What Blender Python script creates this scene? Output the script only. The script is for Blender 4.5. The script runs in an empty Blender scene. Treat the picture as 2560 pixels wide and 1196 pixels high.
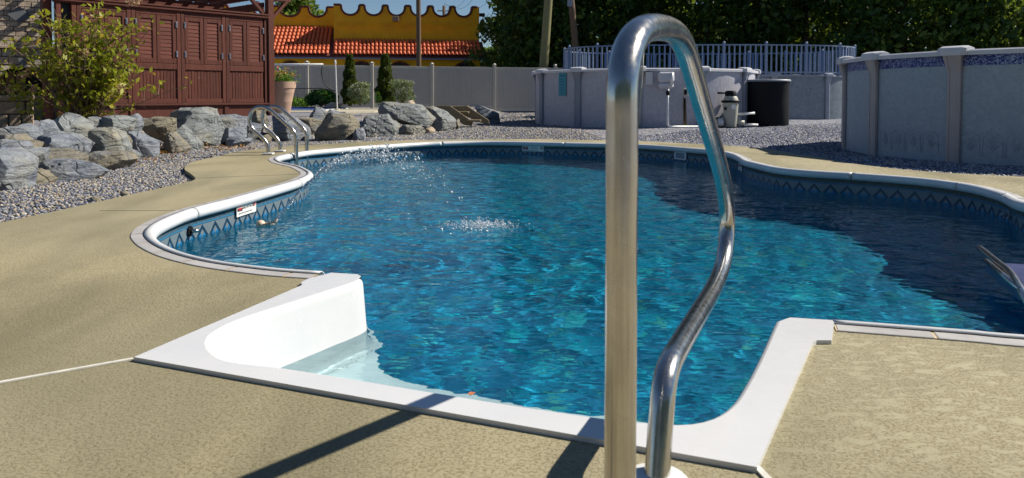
import bpy, bmesh, math, random
import numpy as np
from mathutils import Vector, Matrix, noise

random.seed(7); RNG = np.random.default_rng(11)
R = math.radians
scn = bpy.context.scene
COL = scn.collection

# ------------------------------------------------------------------ camera
FPX, PY0, CH = 1900.0, 313.0, 0.73
PITCH = math.atan(72 / FPX)
cam_d = bpy.data.cameras.new('camera'); cam = bpy.data.objects.new('camera', cam_d); COL.objects.link(cam)
cam.location = (0, 0, CH); cam.rotation_euler = (math.pi / 2 - PITCH, 0, 0)
cam_d.sensor_width = 36.0; cam_d.lens = 36.0 * FPX / 2560
cam_d.shift_y = -(598 - PY0) / 2560
cam_d.clip_start = 0.05; cam_d.clip_end = 2000
cam_d.dof.use_dof = True; cam_d.dof.focus_distance = 7.0; cam_d.dof.aperture_fstop = 9.0
scn.camera = cam

# ------------------------------------------------------------------ light
SUN_AZ, SUN_EL = 72.0, 40.5          # azimuth measured from +Y (view direction) towards +X
w = bpy.data.worlds.new('World'); scn.world = w; w.use_nodes = True
nt = w.node_tree; nt.nodes.clear()
sky = nt.nodes.new('ShaderNodeTexSky'); sky.sky_type = 'NISHITA'; sky.sun_disc = False
sky.sun_elevation = R(SUN_EL); sky.sun_rotation = R(SUN_AZ)
sky.air_density = 1.0; sky.dust_density = 0.0; sky.ozone_density = 4.0; sky.altitude = 800
bg = nt.nodes.new('ShaderNodeBackground'); bg.inputs['Strength'].default_value = 0.056
wo = nt.nodes.new('ShaderNodeOutputWorld')
nt.links.new(sky.outputs[0], bg.inputs[0]); nt.links.new(bg.outputs[0], wo.inputs[0])
sd = bpy.data.lights.new('sun', 'SUN'); sd.energy = 5.0; sd.angle = R(0.53); sd.color = (1.0, 0.93, 0.80)
sun = bpy.data.objects.new('sun', sd); COL.objects.link(sun)
SUND = Vector((math.sin(R(SUN_AZ)) * math.cos(R(SUN_EL)), math.cos(R(SUN_AZ)) * math.cos(R(SUN_EL)), math.sin(R(SUN_EL))))
sun.rotation_euler = SUND.to_track_quat('Z', 'Y').to_euler()
sun.location = SUND * 40
sd.cycles.is_caustics_light = True

scn.view_settings.view_transform = 'Standard'; scn.view_settings.look = 'None'
scn.view_settings.exposure = 0.42; scn.view_settings.gamma = 1.0; scn.view_settings.use_curve_mapping = False
scn.render.engine = 'CYCLES'
cy = scn.cycles
cy.use_denoising = True; cy.max_bounces = 10; cy.transparent_max_bounces = 12; cy.transmission_bounces = 8
cy.caustics_reflective = False; cy.caustics_refractive = True; cy.sample_clamp_indirect = 4.0; cy.blur_glossy = 0.3

# ------------------------------------------------------------------ helpers
def ray(px, py):
    xc = (px - 1280) / FPX; yc = -(py - PY0) / FPX
    return Vector((xc, math.cos(PITCH) + yc * math.sin(PITCH), -math.sin(PITCH) + yc * math.cos(PITCH)))
def G(px, py, z=0.0):
    v = ray(px, py); return Vector((0, 0, CH)) + v * ((z - CH) / v.z)
def AT(px, py, Y):
    v = ray(px, py); return Vector((0, 0, CH)) + v * (Y / v.y)
def on_plane(px, py, q, dr):
    m = Vector((-dr.y, dr.x, 0)); v = ray(px, py); c = Vector((0, 0, CH))
    return c + v * ((q - c).dot(m) / v.dot(m))

def link(o, parent=None):
    COL.objects.link(o)
    if parent is not None: o.parent = parent
    return o
def tag(o, label, cat, group=None):
    o['label'] = label; o['category'] = cat
    if group: o['group'] = group
    return o
def thing(name, label, cat, loc=(0, 0, 0), rz=0.0, group=None):
    o = bpy.data.objects.new(name, None); o.location = loc; o.rotation_euler = (0, 0, rz); o.empty_display_size = .1
    COL.objects.link(o); return tag(o, label, cat, group)

class MB:
    def __init__(s): s.v = []; s.f = []
    def add(s, vs, fs):
        b = len(s.v); s.v += [tuple(q) for q in vs]; s.f += [tuple(b + i for i in f) for f in fs]; return s
    def box(s, x0, x1, y0, y1, z0, z1):
        return s.add([(x0,y0,z0),(x1,y0,z0),(x1,y1,z0),(x0,y1,z0),(x0,y0,z1),(x1,y0,z1),(x1,y1,z1),(x0,y1,z1)],
                     [(3,2,1,0),(4,5,6,7),(0,1,5,4),(1,2,6,5),(2,3,7,6),(3,0,4,7)])
    def bar(s, a, b, wx, wz, up=(0, 0, 1)):
        a = Vector(a); b = Vector(b); d = (b - a).normalized(); u = Vector(up)
        sd_ = d.cross(u).normalized() * wx / 2; u = sd_.cross(d).normalized() * wz / 2
        vs = [p + i * sd_ + j * u for p in (a, b) for i, j in ((-1,-1),(1,-1),(1,1),(-1,1))]
        return s.add(vs, [(3,2,1,0),(4,5,6,7),(0,1,5,4),(1,2,6,5),(2,3,7,6),(3,0,4,7)])
    def tube(s, pts, r, n=10, cap=True):
        pts = [Vector(p) for p in pts]; rs = r if isinstance(r, (list, tuple)) else [r] * len(pts)
        t0 = (pts[1] - pts[0]).normalized()
        a = Vector((0, 0, 1)) if abs(t0.z) < .9 else Vector((1, 0, 0))
        nrm = t0.cross(a).normalized(); b = len(s.v); tp = t0
        for i, p in enumerate(pts):
            t = (pts[min(i+1, len(pts)-1)] - pts[max(i-1, 0)]).normalized()
            ax = tp.cross(t)
            if ax.length > 1e-6: nrm = Matrix.Rotation(tp.angle(t), 3, ax.normalized()) @ nrm
            nrm = (nrm - t * nrm.dot(t)).normalized(); bi = t.cross(nrm); tp = t
            for k in range(n):
                c = 2 * math.pi * k / n; s.v.append(tuple(p + (nrm * math.cos(c) + bi * math.sin(c)) * rs[i]))
        for i in range(len(pts) - 1):
            for k in range(n):
                k2 = (k + 1) % n; s.f.append((b+i*n+k, b+i*n+k2, b+(i+1)*n+k2, b+(i+1)*n+k))
        if cap:
            s.f.append(tuple(b + k for k in range(n))[::-1]); e = b + (len(pts)-1)*n; s.f.append(tuple(e + k for k in range(n)))
        return s
    def lathe(s, prof, n=24, c=(0, 0, 0), caps=True):
        b = len(s.v); m = len(prof)
        for r, z in prof:
            for k in range(n):
                a = 2 * math.pi * k / n; s.v.append((c[0]+r*math.cos(a), c[1]+r*math.sin(a), c[2]+z))
        for i in range(m - 1):
            for k in range(n):
                k2 = (k+1) % n; s.f.append((b+i*n+k, b+i*n+k2, b+(i+1)*n+k2, b+(i+1)*n+k))
        if caps:
            s.f.append(tuple(b + k for k in range(n))[::-1]); e = b+(m-1)*n; s.f.append(tuple(e+k for k in range(n)))
        return s
    def prism(s, poly, axis_pt):
        """poly: list of 3D points (planar), axis_pt: extrusion vector"""
        n = len(poly); e = Vector(axis_pt); vs = [Vector(p) for p in poly] + [Vector(p) + e for p in poly]
        return s.add(vs, [tuple(range(n))[::-1], tuple(range(n, 2*n))] + [(i, (i+1) % n, n+(i+1) % n, n+i) for i in range(n)])
    def build(s, name, mat, parent=None, smooth=False, bevel=0.0, auto=None):
        me = bpy.data.meshes.new(name); me.from_pydata(s.v, [], s.f); me.update()
        bm = bmesh.new(); bm.from_mesh(me); bmesh.ops.recalc_face_normals(bm, faces=bm.faces)
        if bevel: bmesh.ops.bevel(bm, geom=[e for e in bm.edges], offset=bevel, segments=1, affect='EDGES', clamp_overlap=True)
        if smooth:
            for f in bm.faces: f.smooth = True
            if auto:
                for e in bm.edges:
                    if len(e.link_faces) == 2 and e.calc_face_angle(0) > auto: e.smooth = False
        bm.to_mesh(me); bm.free()
        if mat: me.materials.append(mat)
        return link(bpy.data.objects.new(name, me), parent)

def mesh_np(name, verts, faces, mat, parent=None, smooth=False):
    me = bpy.data.meshes.new(name)
    k = faces.shape[1]
    me.vertices.add(len(verts)); me.vertices.foreach_set('co', np.asarray(verts, dtype=np.float32).ravel())
    me.loops.add(faces.size); me.loops.foreach_set('vertex_index', faces.astype(np.int32).ravel())
    me.polygons.add(len(faces)); me.polygons.foreach_set('loop_start', np.arange(0, faces.size, k, dtype=np.int32))
    me.polygons.foreach_set('loop_total', np.full(len(faces), k, dtype=np.int32))
    me.update(calc_edges=True); me.validate()
    if smooth: me.polygons.foreach_set('use_smooth', np.ones(len(faces), dtype=bool))
    if mat: me.materials.append(mat)
    return link(bpy.data.objects.new(name, me), parent)

def catmull(pts, step, closed=False):
    pts = [Vector(p) for p in pts]; n = len(pts); out = []
    segs = n if closed else n - 1
    for i in range(segs):
        if closed: p0, p1, p2, p3 = pts[i-1], pts[i], pts[(i+1) % n], pts[(i+2) % n]
        else: p0, p1, p2, p3 = pts[max(i-1,0)], pts[i], pts[i+1], pts[min(i+2,n-1)]
        m = max(2, int((p2-p1).length / step))
        for k in range(m):
            t = k / m
            out.append(.5*((2*p1)+(p2-p0)*t+(2*p0-5*p1+4*p2-p3)*t*t+(3*p1-p0-3*p2+p3)*t**3))
    if not closed: out.append(pts[-1])
    return out
def resample(pts, step):
    pts = [Vector(p) for p in pts]; L = [0]
    for a, b in zip(pts, pts[1:]): L.append(L[-1] + (b-a).length)
    n = max(2, int(L[-1] / step)); out = []; j = 0
    for k in range(n + 1):
        t = L[-1] * k / n
        while j < len(L) - 2 and L[j+1] < t: j += 1
        f = (t - L[j]) / max(L[j+1] - L[j], 1e-9); out.append(pts[j].lerp(pts[j+1], f))
    return out
def in_poly(x, y, poly):
    x = np.asarray(x); y = np.asarray(y); r = np.zeros(x.shape, bool); n = len(poly)
    for i in range(n):
        x0, y0 = poly[i][0], poly[i][1]; x1, y1 = poly[(i+1) % n][0], poly[(i+1) % n][1]
        if y0 == y1: continue
        c = ((y0 > y) != (y1 > y)) & (x < (x1 - x0) * (y - y0) / (y1 - y0) + x0); r ^= c
    return r
def smoothstep(a, b, x):
    t = np.clip((x - a) / (b - a), 0, 1); return t * t * (3 - 2 * t)

# ------------------------------------------------------------------ materials
class NT:
    def __init__(s, name):
        s.m = bpy.data.materials.new(name); s.m.use_nodes = True; s.t = s.m.node_tree; s.t.nodes.clear()
        s.out = s.n('ShaderNodeOutputMaterial'); s.b = s.n('ShaderNodeBsdfPrincipled'); s.l(s.b.outputs[0], s.out.inputs[0])
    def n(s, typ, **kw):
        q = s.t.nodes.new(typ)
        for k, v in kw.items(): setattr(q, k, v)
        return q
    def l(s, a, b): s.t.links.new(a, b)
    def val(s, sock, v):
        if hasattr(v, 'is_output'): s.l(v, sock)
        else: sock.default_value = v
    def math(s, op, a, b=0.0, c=None):
        q = s.n('ShaderNodeMath', operation=op); s.val(q.inputs[0], a); s.val(q.inputs[1], b)
        if c is not None: s.val(q.inputs[2], c)
        return q.outputs[0]
    def noise(s, scale, detail=4, rough=.55, vec=None, dist=0.0):
        q = s.n('ShaderNodeTexNoise'); q.inputs['Scale'].default_value = scale; q.inputs['Detail'].default_value = detail
        q.inputs['Roughness'].default_value = rough; q.inputs['Distortion'].default_value = dist
        if vec is not None: s.l(vec, q.inputs['Vector'])
        return q.outputs[0]
    def voronoi(s, scale, vec=None, feature='F1'):
        q = s.n('ShaderNodeTexVoronoi', feature=feature); q.inputs['Scale'].default_value = scale
        if vec is not None: s.l(vec, q.inputs['Vector'])
        return q
    def coord(s, which='Object', scale=None, rot=None):
        q = s.n('ShaderNodeTexCoord').outputs[which]
        if scale is not None or rot is not None:
            m = s.n('ShaderNodeMapping'); s.l(q, m.inputs[0])
            if scale is not None: m.inputs['Scale'].default_value = scale
            if rot is not None: m.inputs['Rotation'].default_value = rot
            q = m.outputs[0]
        return q
    def ramp(s, fac, stops, interp='LINEAR'):
        q = s.n('ShaderNodeValToRGB'); q.color_ramp.interpolation = interp; e = q.color_ramp.elements
        while len(e) < len(stops): e.new(.5)
        for el, (p, c) in zip(e, stops): el.position = p; el.color = (c[0], c[1], c[2], 1) if not isinstance(c, (int, float)) else (c, c, c, 1)
        s.val(q.inputs[0], fac); return q.outputs[0]
    def mix(s, fac, a, b, blend='MIX'):
        q = s.n('ShaderNodeMix', data_type='RGBA', blend_type=blend); s.val(q.inputs[0], fac)
        for sock, v in ((q.inputs[6], a), (q.inputs[7], b)):
            if hasattr(v, 'is_output'): s.l(v, sock)
            else: sock.default_value = (v[0], v[1], v[2], 1)
        return q.outputs[2]
    def bump(s, h, strength=.5, dist=.01, normal=None):
        q = s.n('ShaderNodeBump'); q.inputs['Strength'].default_value = strength; q.inputs['Distance'].default_value = dist
        s.l(h, q.inputs['Height'])
        if normal is not None: s.l(normal, q.inputs['Normal'])
        return q.outputs[0]
    def set(s, col=None, rough=None, metal=None, spec=None, normal=None):
        if col is not None:
            if hasattr(col, 'is_output'): s.l(col, s.b.inputs['Base Color'])
            else: s.b.inputs['Base Color'].default_value = (*col, 1)
        if rough is not None: s.val(s.b.inputs['Roughness'], rough)
        if metal is not None: s.val(s.b.inputs['Metallic'], metal)
        if spec is not None: s.val(s.b.inputs['Specular IOR Level'], spec)
        if normal is not None: s.l(normal, s.b.inputs['Normal'])
        return s.m
def plain(name, col, rough=.5, metal=0.0, var=.15, scale=8.0, bump=0.0, spec=.5):
    q = NT(name); c = q.coord(); n = q.noise(scale, 5, .6, c)
    lo = tuple(x * (1 - var) for x in col); hi = tuple(min(1, x * (1 + var)) for x in col)
    col_ = q.ramp(n, [(.3, lo), (.7, hi)])
    nm = q.bump(q.noise(scale * 6, 4, .6, c), bump, .01) if bump else None
    return q.set(col_, q.ramp(n, [(.3, max(0, rough - .06)), (.7, min(1, rough + .08))]), metal, spec, nm)
def leaf_mat(name, stops, rough=.5, trans=.35):
    q = NT(name); g = q.n('ShaderNodeNewGeometry'); col = q.ramp(g.outputs['Random Per Island'], stops)
    q.set(col, rough, 0, .3)
    t = q.n('ShaderNodeBsdfTranslucent'); q.l(q.mix(.5, col, (.35, .45, .04)), t.inputs[0])
    mx = q.n('ShaderNodeMixShader'); mx.inputs[0].default_value = trans
    q.l(q.b.outputs[0], mx.inputs[1]); q.l(t.outputs[0], mx.inputs[2]); q.l(mx.outputs[0], q.out.inputs[0]); return q.m

M = {}
# concrete deck with knock-down texture
q = NT('deck'); c = q.coord()
w1 = q.noise(1.0, 2, .5, c)
fine = q.noise(150, 4, .7, q.coord('Object', (.8, 1.0, 1)), .3)
pits = q.ramp(fine, [(.49, 0.0), (.60, 1.0)])
dx_ = q.n('ShaderNodeSeparateXYZ'); q.l(c, dx_.inputs[0])
rgt = q.ramp(q.math('ADD', q.math('MULTIPLY', dx_.outputs[0], .45), q.math('MULTIPLY', w1, .35)), [(.22, 0.0), (.62, 1.0)])
kd = q.noise(30, 5, .72, q.coord('Object', (.6, 1.15, 1), (0, 0, -.3)), .7)
isl = q.ramp(kd, [(.515, 0.0), (.56, 1.0)])
patch = q.math('MULTIPLY', isl, q.math('ADD', q.math('MULTIPLY', rgt, .75), .22))
grain = q.math('MULTIPLY', pits, q.math('SUBTRACT', 1.0, patch))
base = q.mix(grain, (.375, .325, .205), (.225, .18, .098))
base = q.mix(q.math('MULTIPLY', patch, .8), base, (.42, .385, .255))
shade_stain = q.ramp(q.noise(1.3, 4, .55, q.coord('Object', (1.0, .45, 1), (0, 0, .5)), .4), [(.42, 0.0), (.68, .75)])  # olive stain streaks painted in place of soft shade bands
base = q.mix(shade_stain, base, (.155, .14, .08))
far = q.ramp(q.noise(.55, 2, .5, c), [(.4, 0.0), (.75, .3)])
base = q.mix(far, base, (.43, .40, .29))
spots = q.ramp(q.noise(5.5, 6, .8, c), [(.70, 0.0), (.76, .5)])
base = q.mix(spots, base, (.12, .10, .06))
hgt = q.math('SUBTRACT', q.math('MULTIPLY', patch, .5), grain)
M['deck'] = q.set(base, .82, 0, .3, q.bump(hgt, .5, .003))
# white acrylic of the step unit
q = NT('acrylic'); c = q.coord()
n = q.noise(3, 4, .6, c)
dirt = q.ramp(q.noise(7, 8, .8, c), [(.60, 0.0), (.78, .35)]); specks = q.ramp(q.noise(70, 3, .6, c), [(.76, 0.0), (.80, .6)])
def worn(col): return q.mix(specks, q.mix(dirt, col, (.50, .49, .46)), (.25, .24, .22))
M['acrylic'] = q.set(worn(q.ramp(n, [(.3, (.65, .66, .69)), (.7, (.71, .71, .72))])), q.ramp(q.noise(30, 3, .6, c), [(.3, .16), (.7, .3)]), 0, .5, q.bump(q.noise(300, 2, .5, c), .06, .001))
M['coping'] = plain('coping_white', (.66, .67, .69), .32, 0, .06, 5)
M['strip'] = plain('coping_strip', (.44, .425, .42), .55, 0, .14, 7, .05)
M['joint'] = plain('joint_tan', (.62, .50, .33), .7)
M['joint_line'] = plain('joint_line', (.13, .11, .07), .8)
M['caulk'] = plain('caulk_white', (.68, .66, .60), .6, 0, .15, 40)
M['white'] = plain('white_paint', (.78, .78, .78), .4, 0, .05, 5)
M['signwhite'] = plain('sign_white', (.80, .80, .78), .35, 0, .04, 20)
M['ink'] = plain('sign_ink', (.03, .03, .035), .5)
M['red'] = plain('sign_red', (.55, .03, .04), .5)
M['inkgrey'] = plain('sign_grey', (.20, .20, .21), .5)
# stainless steel
q = NT('stainless'); c = q.coord()
M['steel'] = q.set(q.mix(.5, q.ramp(q.noise(12, 4, .6, c), [(.35, (.46, .44, .41)), (.7, (.62, .60, .57))]), q.ramp(q.noise(3, 5, .7, q.coord('Object', (70, 70, 1.5))), [(.3, (.40, .38, .36)), (.7, (.66, .64, .61))])),
                   q.ramp(q.noise(60, 4, .7, c), [(.3, .17), (.75, .30)]), 1.0, .5, q.bump(q.noise(500, 2, .5, q.coord('Object', (1, 1, .08))), .03, .0005))
# pool liner: border print on the wall (u = metres along, v = metres below coping)
q = NT('liner_wall'); uv = q.n('ShaderNodeUVMap'); sp = q.n('ShaderNodeSeparateXYZ'); q.l(uv.outputs[0], sp.inputs[0])
U, V = sp.outputs[0], sp.outputs[1]
def band(a, b): return q.math('MULTIPLY', q.math('GREATER_THAN', V, a), q.math('LESS_THAN', V, b))
PER = .15
tri = q.math('MULTIPLY', q.math('PINGPONG', U, PER/2), 2/PER)          # 0..1..0 over a period
vv = q.math('DIVIDE', q.math('SUBTRACT', V, .052), .085)               # 0..1 inside the chevron band
c1 = q.math('SUBTRACT', vv, tri)
chev = q.math('MULTIPLY', q.math('MULTIPLY', q.math('GREATER_THAN', c1, -.0), q.math('LESS_THAN', c1, .38)), band(.052, .137))
inside = q.math('MULTIPLY', q.math('GREATER_THAN', c1, .38), band(.052, .137))
dia = q.math('MULTIPLY', q.math('GREATER_THAN', q.math('ADD', tri, vv), .95), inside)
mos = q.voronoi(1, q.coord('UV', (90, 90, 1)))
cell = q.n('ShaderNodeTexWhiteNoise'); fl = q.n('ShaderNodeVectorMath', operation='FLOOR'); q.l(q.coord('UV', (70, 110, 1)), fl.inputs[0]); q.l(fl.outputs[0], cell.inputs[0])
grid_u = q.math('LESS_THAN', q.math('FRACT', q.math('MULTIPLY', U, 70)), .14)
grid_v = q.math('LESS_THAN', q.math('FRACT', q.math('MULTIPLY', V, 110)), .14)
grid = q.math('MAXIMUM', grid_u, grid_v)
bodyc = q.ramp(cell.outputs[0], [(0, (.004, .08, .17)), (.5, (.008, .18, .31)), (1, (.015, .28, .42))])
col = q.mix(.5, bodyc, (.006, .18, .34))
topb = q.mix(grid, q.ramp(cell.outputs[0], [(0, (.05, .10, .15)), (1, (.26, .30, .33))]), (.02, .06, .11))
col = q.mix(band(-.1, .018), col, topb)
blu = q.mix(q.noise(25, 4, .6, q.coord('UV')), (.015, .13, .30), (.05, .27, .46))
col = q.mix(band(.018, .047), col, blu)
col = q.mix(band(.047, .052), col, (.02, .06, .12))
tanc = q.mix(q.noise(60, 4, .6, q.coord('UV')), (.10, .14, .175), (.20, .24, .265))
up = q.math('MULTIPLY', q.math('LESS_THAN', c1, 0.0), band(.052, .137))
col = q.mix(up, col, tanc); col = q.mix(inside, col, tanc); col = q.mix(dia, col, (.02, .17, .38)); col = q.mix(chev, col, (.008, .035, .075))
deep = q.math('GREATER_THAN', V, .25)
M['liner_wall'] = q.set(col, .35, 0, .4)
# floor print: blue pebble mosaic
q = NT('liner_floor'); c = q.coord('Object', (1, 1, 1))
vo = q.voronoi(15, c); vb = q.voronoi(7, c)
sep = q.n('ShaderNodeSeparateColor'); q.l(vo.outputs['Color'], sep.inputs[0])
fc = q.ramp(sep.outputs[0], [(0, (.0005, .03, .08)), (.30, (.001, .10, .19)), (.5, (.0015, .24, .38)), (.8, (.003, .35, .48)), (.90, (.01, .52, .54)), (.95, (.12, .42, .13)), (1, (.01, .50, .58))])  # sparse green cells painted to imitate dispersion flecks in the water
edge = q.ramp(q.voronoi(15, c, 'DISTANCE_TO_EDGE').outputs['Distance'], [(.02, 1.0), (.07, 0.0)])
fc = q.mix(edge, fc, (.002, .045, .13)); fc = q.mix(.42, fc, (.0012, .27, .50))
M['liner_floor'] = q.set(fc, .5, 0, .3)
# water
q = NT('water'); c = q.coord('Object')
g = q.n('ShaderNodeBsdfGlass'); g.inputs['IOR'].default_value = 1.333; g.inputs['Roughness'].default_value = 0.0; g.inputs['Color'].default_value = (.80, .965, 1.0, 1)
h1 = q.noise(8.0, 1.2, .45, q.coord('Object', (.75, 1.0, 1), (0, 0, .4)), .4); h2 = q.noise(21, 1, .5, q.coord('Object', (.7, 1.1, 1)))
hh = q.math('ADD', q.math('MULTIPLY', h1, 1.0), q.math('MULTIPLY', h2, .28))
q.l(q.bump(hh, .9, .0125), g.inputs['Normal']); q.l(g.outputs[0], q.out.inputs[0]); q.t.nodes.remove(q.b)
M['water'] = q.m
q = NT('droplet'); q.b.inputs['Transmission Weight'].default_value = .25; M['droplet'] = q.set((.9, .95, 1.0), .12, 0, 1.0)
# gravel
def gravel(name, stops):
    q = NT(name); g = q.n('ShaderNodeNewGeometry'); return q.set(q.ramp(g.outputs['Random Per Island'], stops, 'CONSTANT'), .85, 0, .25)
WARM = [(0, (.13, .14, .18)), (.2, (.25, .26, .30)), (.38, (.34, .28, .20)), (.52, (.07, .08, .11)), (.66, (.42, .36, .27)), (.78, (.16, .17, .22)), (.92, (.48, .45, .41))]
COOL = [(0, (.15, .16, .22)), (.22, (.28, .30, .37)), (.42, (.10, .11, .16)), (.6, (.36, .37, .42)), (.75, (.22, .22, .27)), (.86, (.46, .45, .45)), (.94, (.38, .31, .22))]
M['pebble_warm'] = gravel('pebble_warm', WARM); M['pebble_cool'] = gravel('pebble_cool', COOL)
q = NT('ground_gravel'); c = q.coord(); vo = q.voronoi(26, c); sep = q.n('ShaderNodeSeparateColor'); q.l(vo.outputs['Color'], sep.inputs[0])
big = q.n('ShaderNodeSeparateXYZ'); q.l(c, big.inputs[0])
cool = q.ramp(sep.outputs[0], COOL, 'CONSTANT'); warm = q.ramp(sep.outputs[0], WARM, 'CONSTANT')
side = q.ramp(q.math('ADD', q.math('MULTIPLY', big.outputs[0], .12), .3), [(.2, 0.0), (.8, 1.0)])
M['ground'] = q.set(q.mix(side, warm, cool), .9, 0, .2, q.bump(vo.outputs['Distance'], .8, .03))
M['paving'] = plain('paving_grey', (.20, .20, .23), .8, 0, .25, 3, .3)
M['slab'] = plain('slab_concrete', (.46, .42, .32), .85, 0, .12, 4, .2)
M['soil'] = plain('leaf_litter', (.20, .09, .03), .9, 0, .5, 30, .6)
M['grass'] = plain('lawn', (.06, .13, .02), .9, 0, .4, 20, .6)
# stone of the boulders, three casts of colour
def rock(name, a, b, dark, tint):
    q = NT(name); c = q.coord(); oi = q.n('ShaderNodeObjectInfo')
    ad = q.n('ShaderNodeVectorMath', operation='ADD'); q.l(c, ad.inputs[0]); q.l(oi.outputs['Random'], ad.inputs[1]); sc_ = q.n('ShaderNodeVectorMath', operation='SCALE')
    rv = q.n('ShaderNodeVectorMath', operation='SCALE'); q.l(oi.outputs['Random'], rv.inputs[0]); rv.inputs['Scale'].default_value = 37.0
    q.l(rv.outputs[0], ad.inputs[1]); v = ad.outputs[0]
    mp = q.n('ShaderNodeMapping'); q.l(v, mp.inputs[0]); mp.inputs['Rotation'].default_value = (.5, .9, .3); mp.inputs['Scale'].default_value = (1, 1, 5)
    strata = q.noise(2.6, 5, .65, mp.outputs[0], .8); blot = q.noise(2.2, 4, .6, v); fine = q.noise(24, 5, .7, v)
    col = q.mix(q.ramp(strata, [(.35, 0.0), (.65, 1.0)]), a, b)
    col = q.mix(q.ramp(blot, [(.48, 0.0), (.68, .8)]), col, tint)
    col = q.mix(q.ramp(strata, [(.30, .75), (.42, 0.0)]), col, dark)
    col = q.mix(q.ramp(fine, [(.25, .45), (.55, 0.0)]), col, dark)
    wv = q.n('ShaderNodeVectorMath', operation='ADD'); q.l(v, wv.inputs[0]); nz = q.n('ShaderNodeTexNoise'); nz.inputs['Scale'].default_value = 3.0; q.l(v, nz.inputs['Vector'])
    sc2 = q.n('ShaderNodeVectorMath', operation='SCALE'); q.l(nz.outputs['Color'], sc2.inputs[0]); sc2.inputs['Scale'].default_value = .5; q.l(sc2.outputs[0], wv.inputs[1])
    cr = q.ramp(q.voronoi(1.9, wv.outputs[0], 'DISTANCE_TO_EDGE').outputs['Distance'], [(.0, 1.0), (.035, 0.0)])
    col = q.mix(q.math('MULTIPLY', cr, .22), col, dark)
    h = q.math('SUBTRACT', q.math('ADD', q.math('MULTIPLY', strata, 1.3), q.math('MULTIPLY', fine, .35)), q.math('MULTIPLY', cr, .35))
    return q.set(col, .78, 0, .3, q.bump(h, .9, .06))
M['rock_blue'] = rock('rock_slate', (.15, .17, .215), (.27, .295, .325), (.04, .045, .06), (.30, .285, .23))
M['rock_grey'] = rock('rock_grey', (.18, .20, .215), (.30, .32, .315), (.05, .05, .055), (.30, .27, .20))
M['rock_tan'] = rock('rock_tan', (.19, .17, .13), (.28, .25, .185), (.07, .065, .05), (.20, .205, .215))
M['rock_pale'] = rock('rock_pale', (.46, .36, .25), (.58, .48, .36), (.2, .14, .1), (.5, .42, .32))
# stained wood
def wood(name, a, b, dark, sc=(14, 14, 1.2)):
    q = NT(name); c = q.coord('Object', sc); oi = q.n('ShaderNodeObjectInfo')
    g1 = q.noise(3, 5, .65, c, .5); col = q.mix(q.ramp(g1, [(.35, 0.0), (.65, 1.0)]), a, b)
    col = q.mix(q.math('MULTIPLY', oi.outputs['Random'], .55), col, dark)
    wear = q.ramp(q.noise(2.2, 6, .75, q.coord('Object', (3, 3, 3))), [(.62, 0.0), (.76, .55)])
    col = q.mix(wear, col, (.22, .15, .12))
    return q.set(col, .68, 0, .3, q.bump(g1, .4, .01))
M['redwood'] = wood('redwood_stain', (.095, .025, .016), (.155, .046, .029), (.055, .017, .011))
M['redwood_h'] = wood('redwood_slat', (.125, .032, .021), (.20, .060, .038), (.085, .025, .018), (1.2, 14, 14))
M['timber'] = wood('grey_timber', (.20, .155, .09), (.30, .24, .15), (.15, .12, .07))
M['pole_wood'] = wood('pole_wood', (.12, .075, .045), (.22, .14, .09), (.10, .06, .04))
M['pole_green'] = wood('pole_treated', (.17, .16, .07), (.27, .25, .12), (.14, .13, .06))
M['hinge'] = plain('hinge_zinc', (.50, .50, .56), .35, .8)
M['stucco'] = plain('stucco_ochre', (.92, .45, .012), .85, 0, .16, 1.2, .5)
M['tile'] = plain('clay_tile', (.76, .15, .045), .6, 0, .22, 1.3, .2)
M['brick_trim'] = plain('brick_trim', (.13, .035, .03), .8, 0, .4, 6, .4)
M['fascia'] = plain('fascia_blue', (.20, .27, .42), .6)
M['dark'] = plain('dark_void', (.012, .012, .014), .7)
M['vinyl'] = plain('fence_vinyl', (.40, .37, .33), .55, 0, .05, 2)
M['vinyl_post'] = plain('fence_post', (.46, .43, .37), .5, 0, .05, 2)
q = NT('pool_wall'); c = q.coord('Object', (1, 1, .55), (0, .5, 0))
n = q.noise(9, 5, .7, c, 2.2)
M['pool_wall'] = q.set(q.ramp(n, [(.35, (.40, .40, .46)), (.6, (.52, .51, .57))]), .45, 0, .4, q.bump(n, .5, .02))
q = NT('pool_wall_grey'); c = q.coord('Object', (1, 1, 1)); n = q.noise(14, 6, .7, c, 1.0)
M['pool_wall_r'] = q.set(q.ramp(n, [(.35, (.28, .34, .41)), (.65, (.38, .44, .50))]), .5, 0, .4, q.bump(n, .3, .01))
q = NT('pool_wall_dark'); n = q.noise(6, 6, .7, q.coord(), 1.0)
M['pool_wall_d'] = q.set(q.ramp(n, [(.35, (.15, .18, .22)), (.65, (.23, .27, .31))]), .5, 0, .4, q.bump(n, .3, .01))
M['resin'] = plain('resin_white', (.60, .60, .64), .4, 0, .06, 3)
M['resin_tan'] = plain('resin_tan', (.40, .36, .37), .45, 0, .08, 3)
M['resin_grey'] = plain('resin_grey', (.26, .29, .35), .5, 0, .08, 3)
q = NT('blue_band'); c = q.coord('Object'); n = q.voronoi(11, c, 'DISTANCE_TO_EDGE'); nz = q.noise(7, 4, .6, c, 3.5)
ln = q.ramp(q.math('ABSOLUTE', q.math('SUBTRACT', nz, .5)), [(.012, 1.0), (.035, 0.0)])
M['blue_band'] = q.set(q.mix(ln, (.012, .03, .20), (.42, .48, .66)), .4, 0, .4)
M['picket'] = plain('picket_blue', (.20, .26, .37), .45, 0, .08, 3)
M['sign_teal'] = plain('sign_teal', (.02, .30, .40), .5, 0, .1, 10)
M['sign_teal_d'] = plain('sign_teal_ink', (.01, .14, .22), .5)
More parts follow.
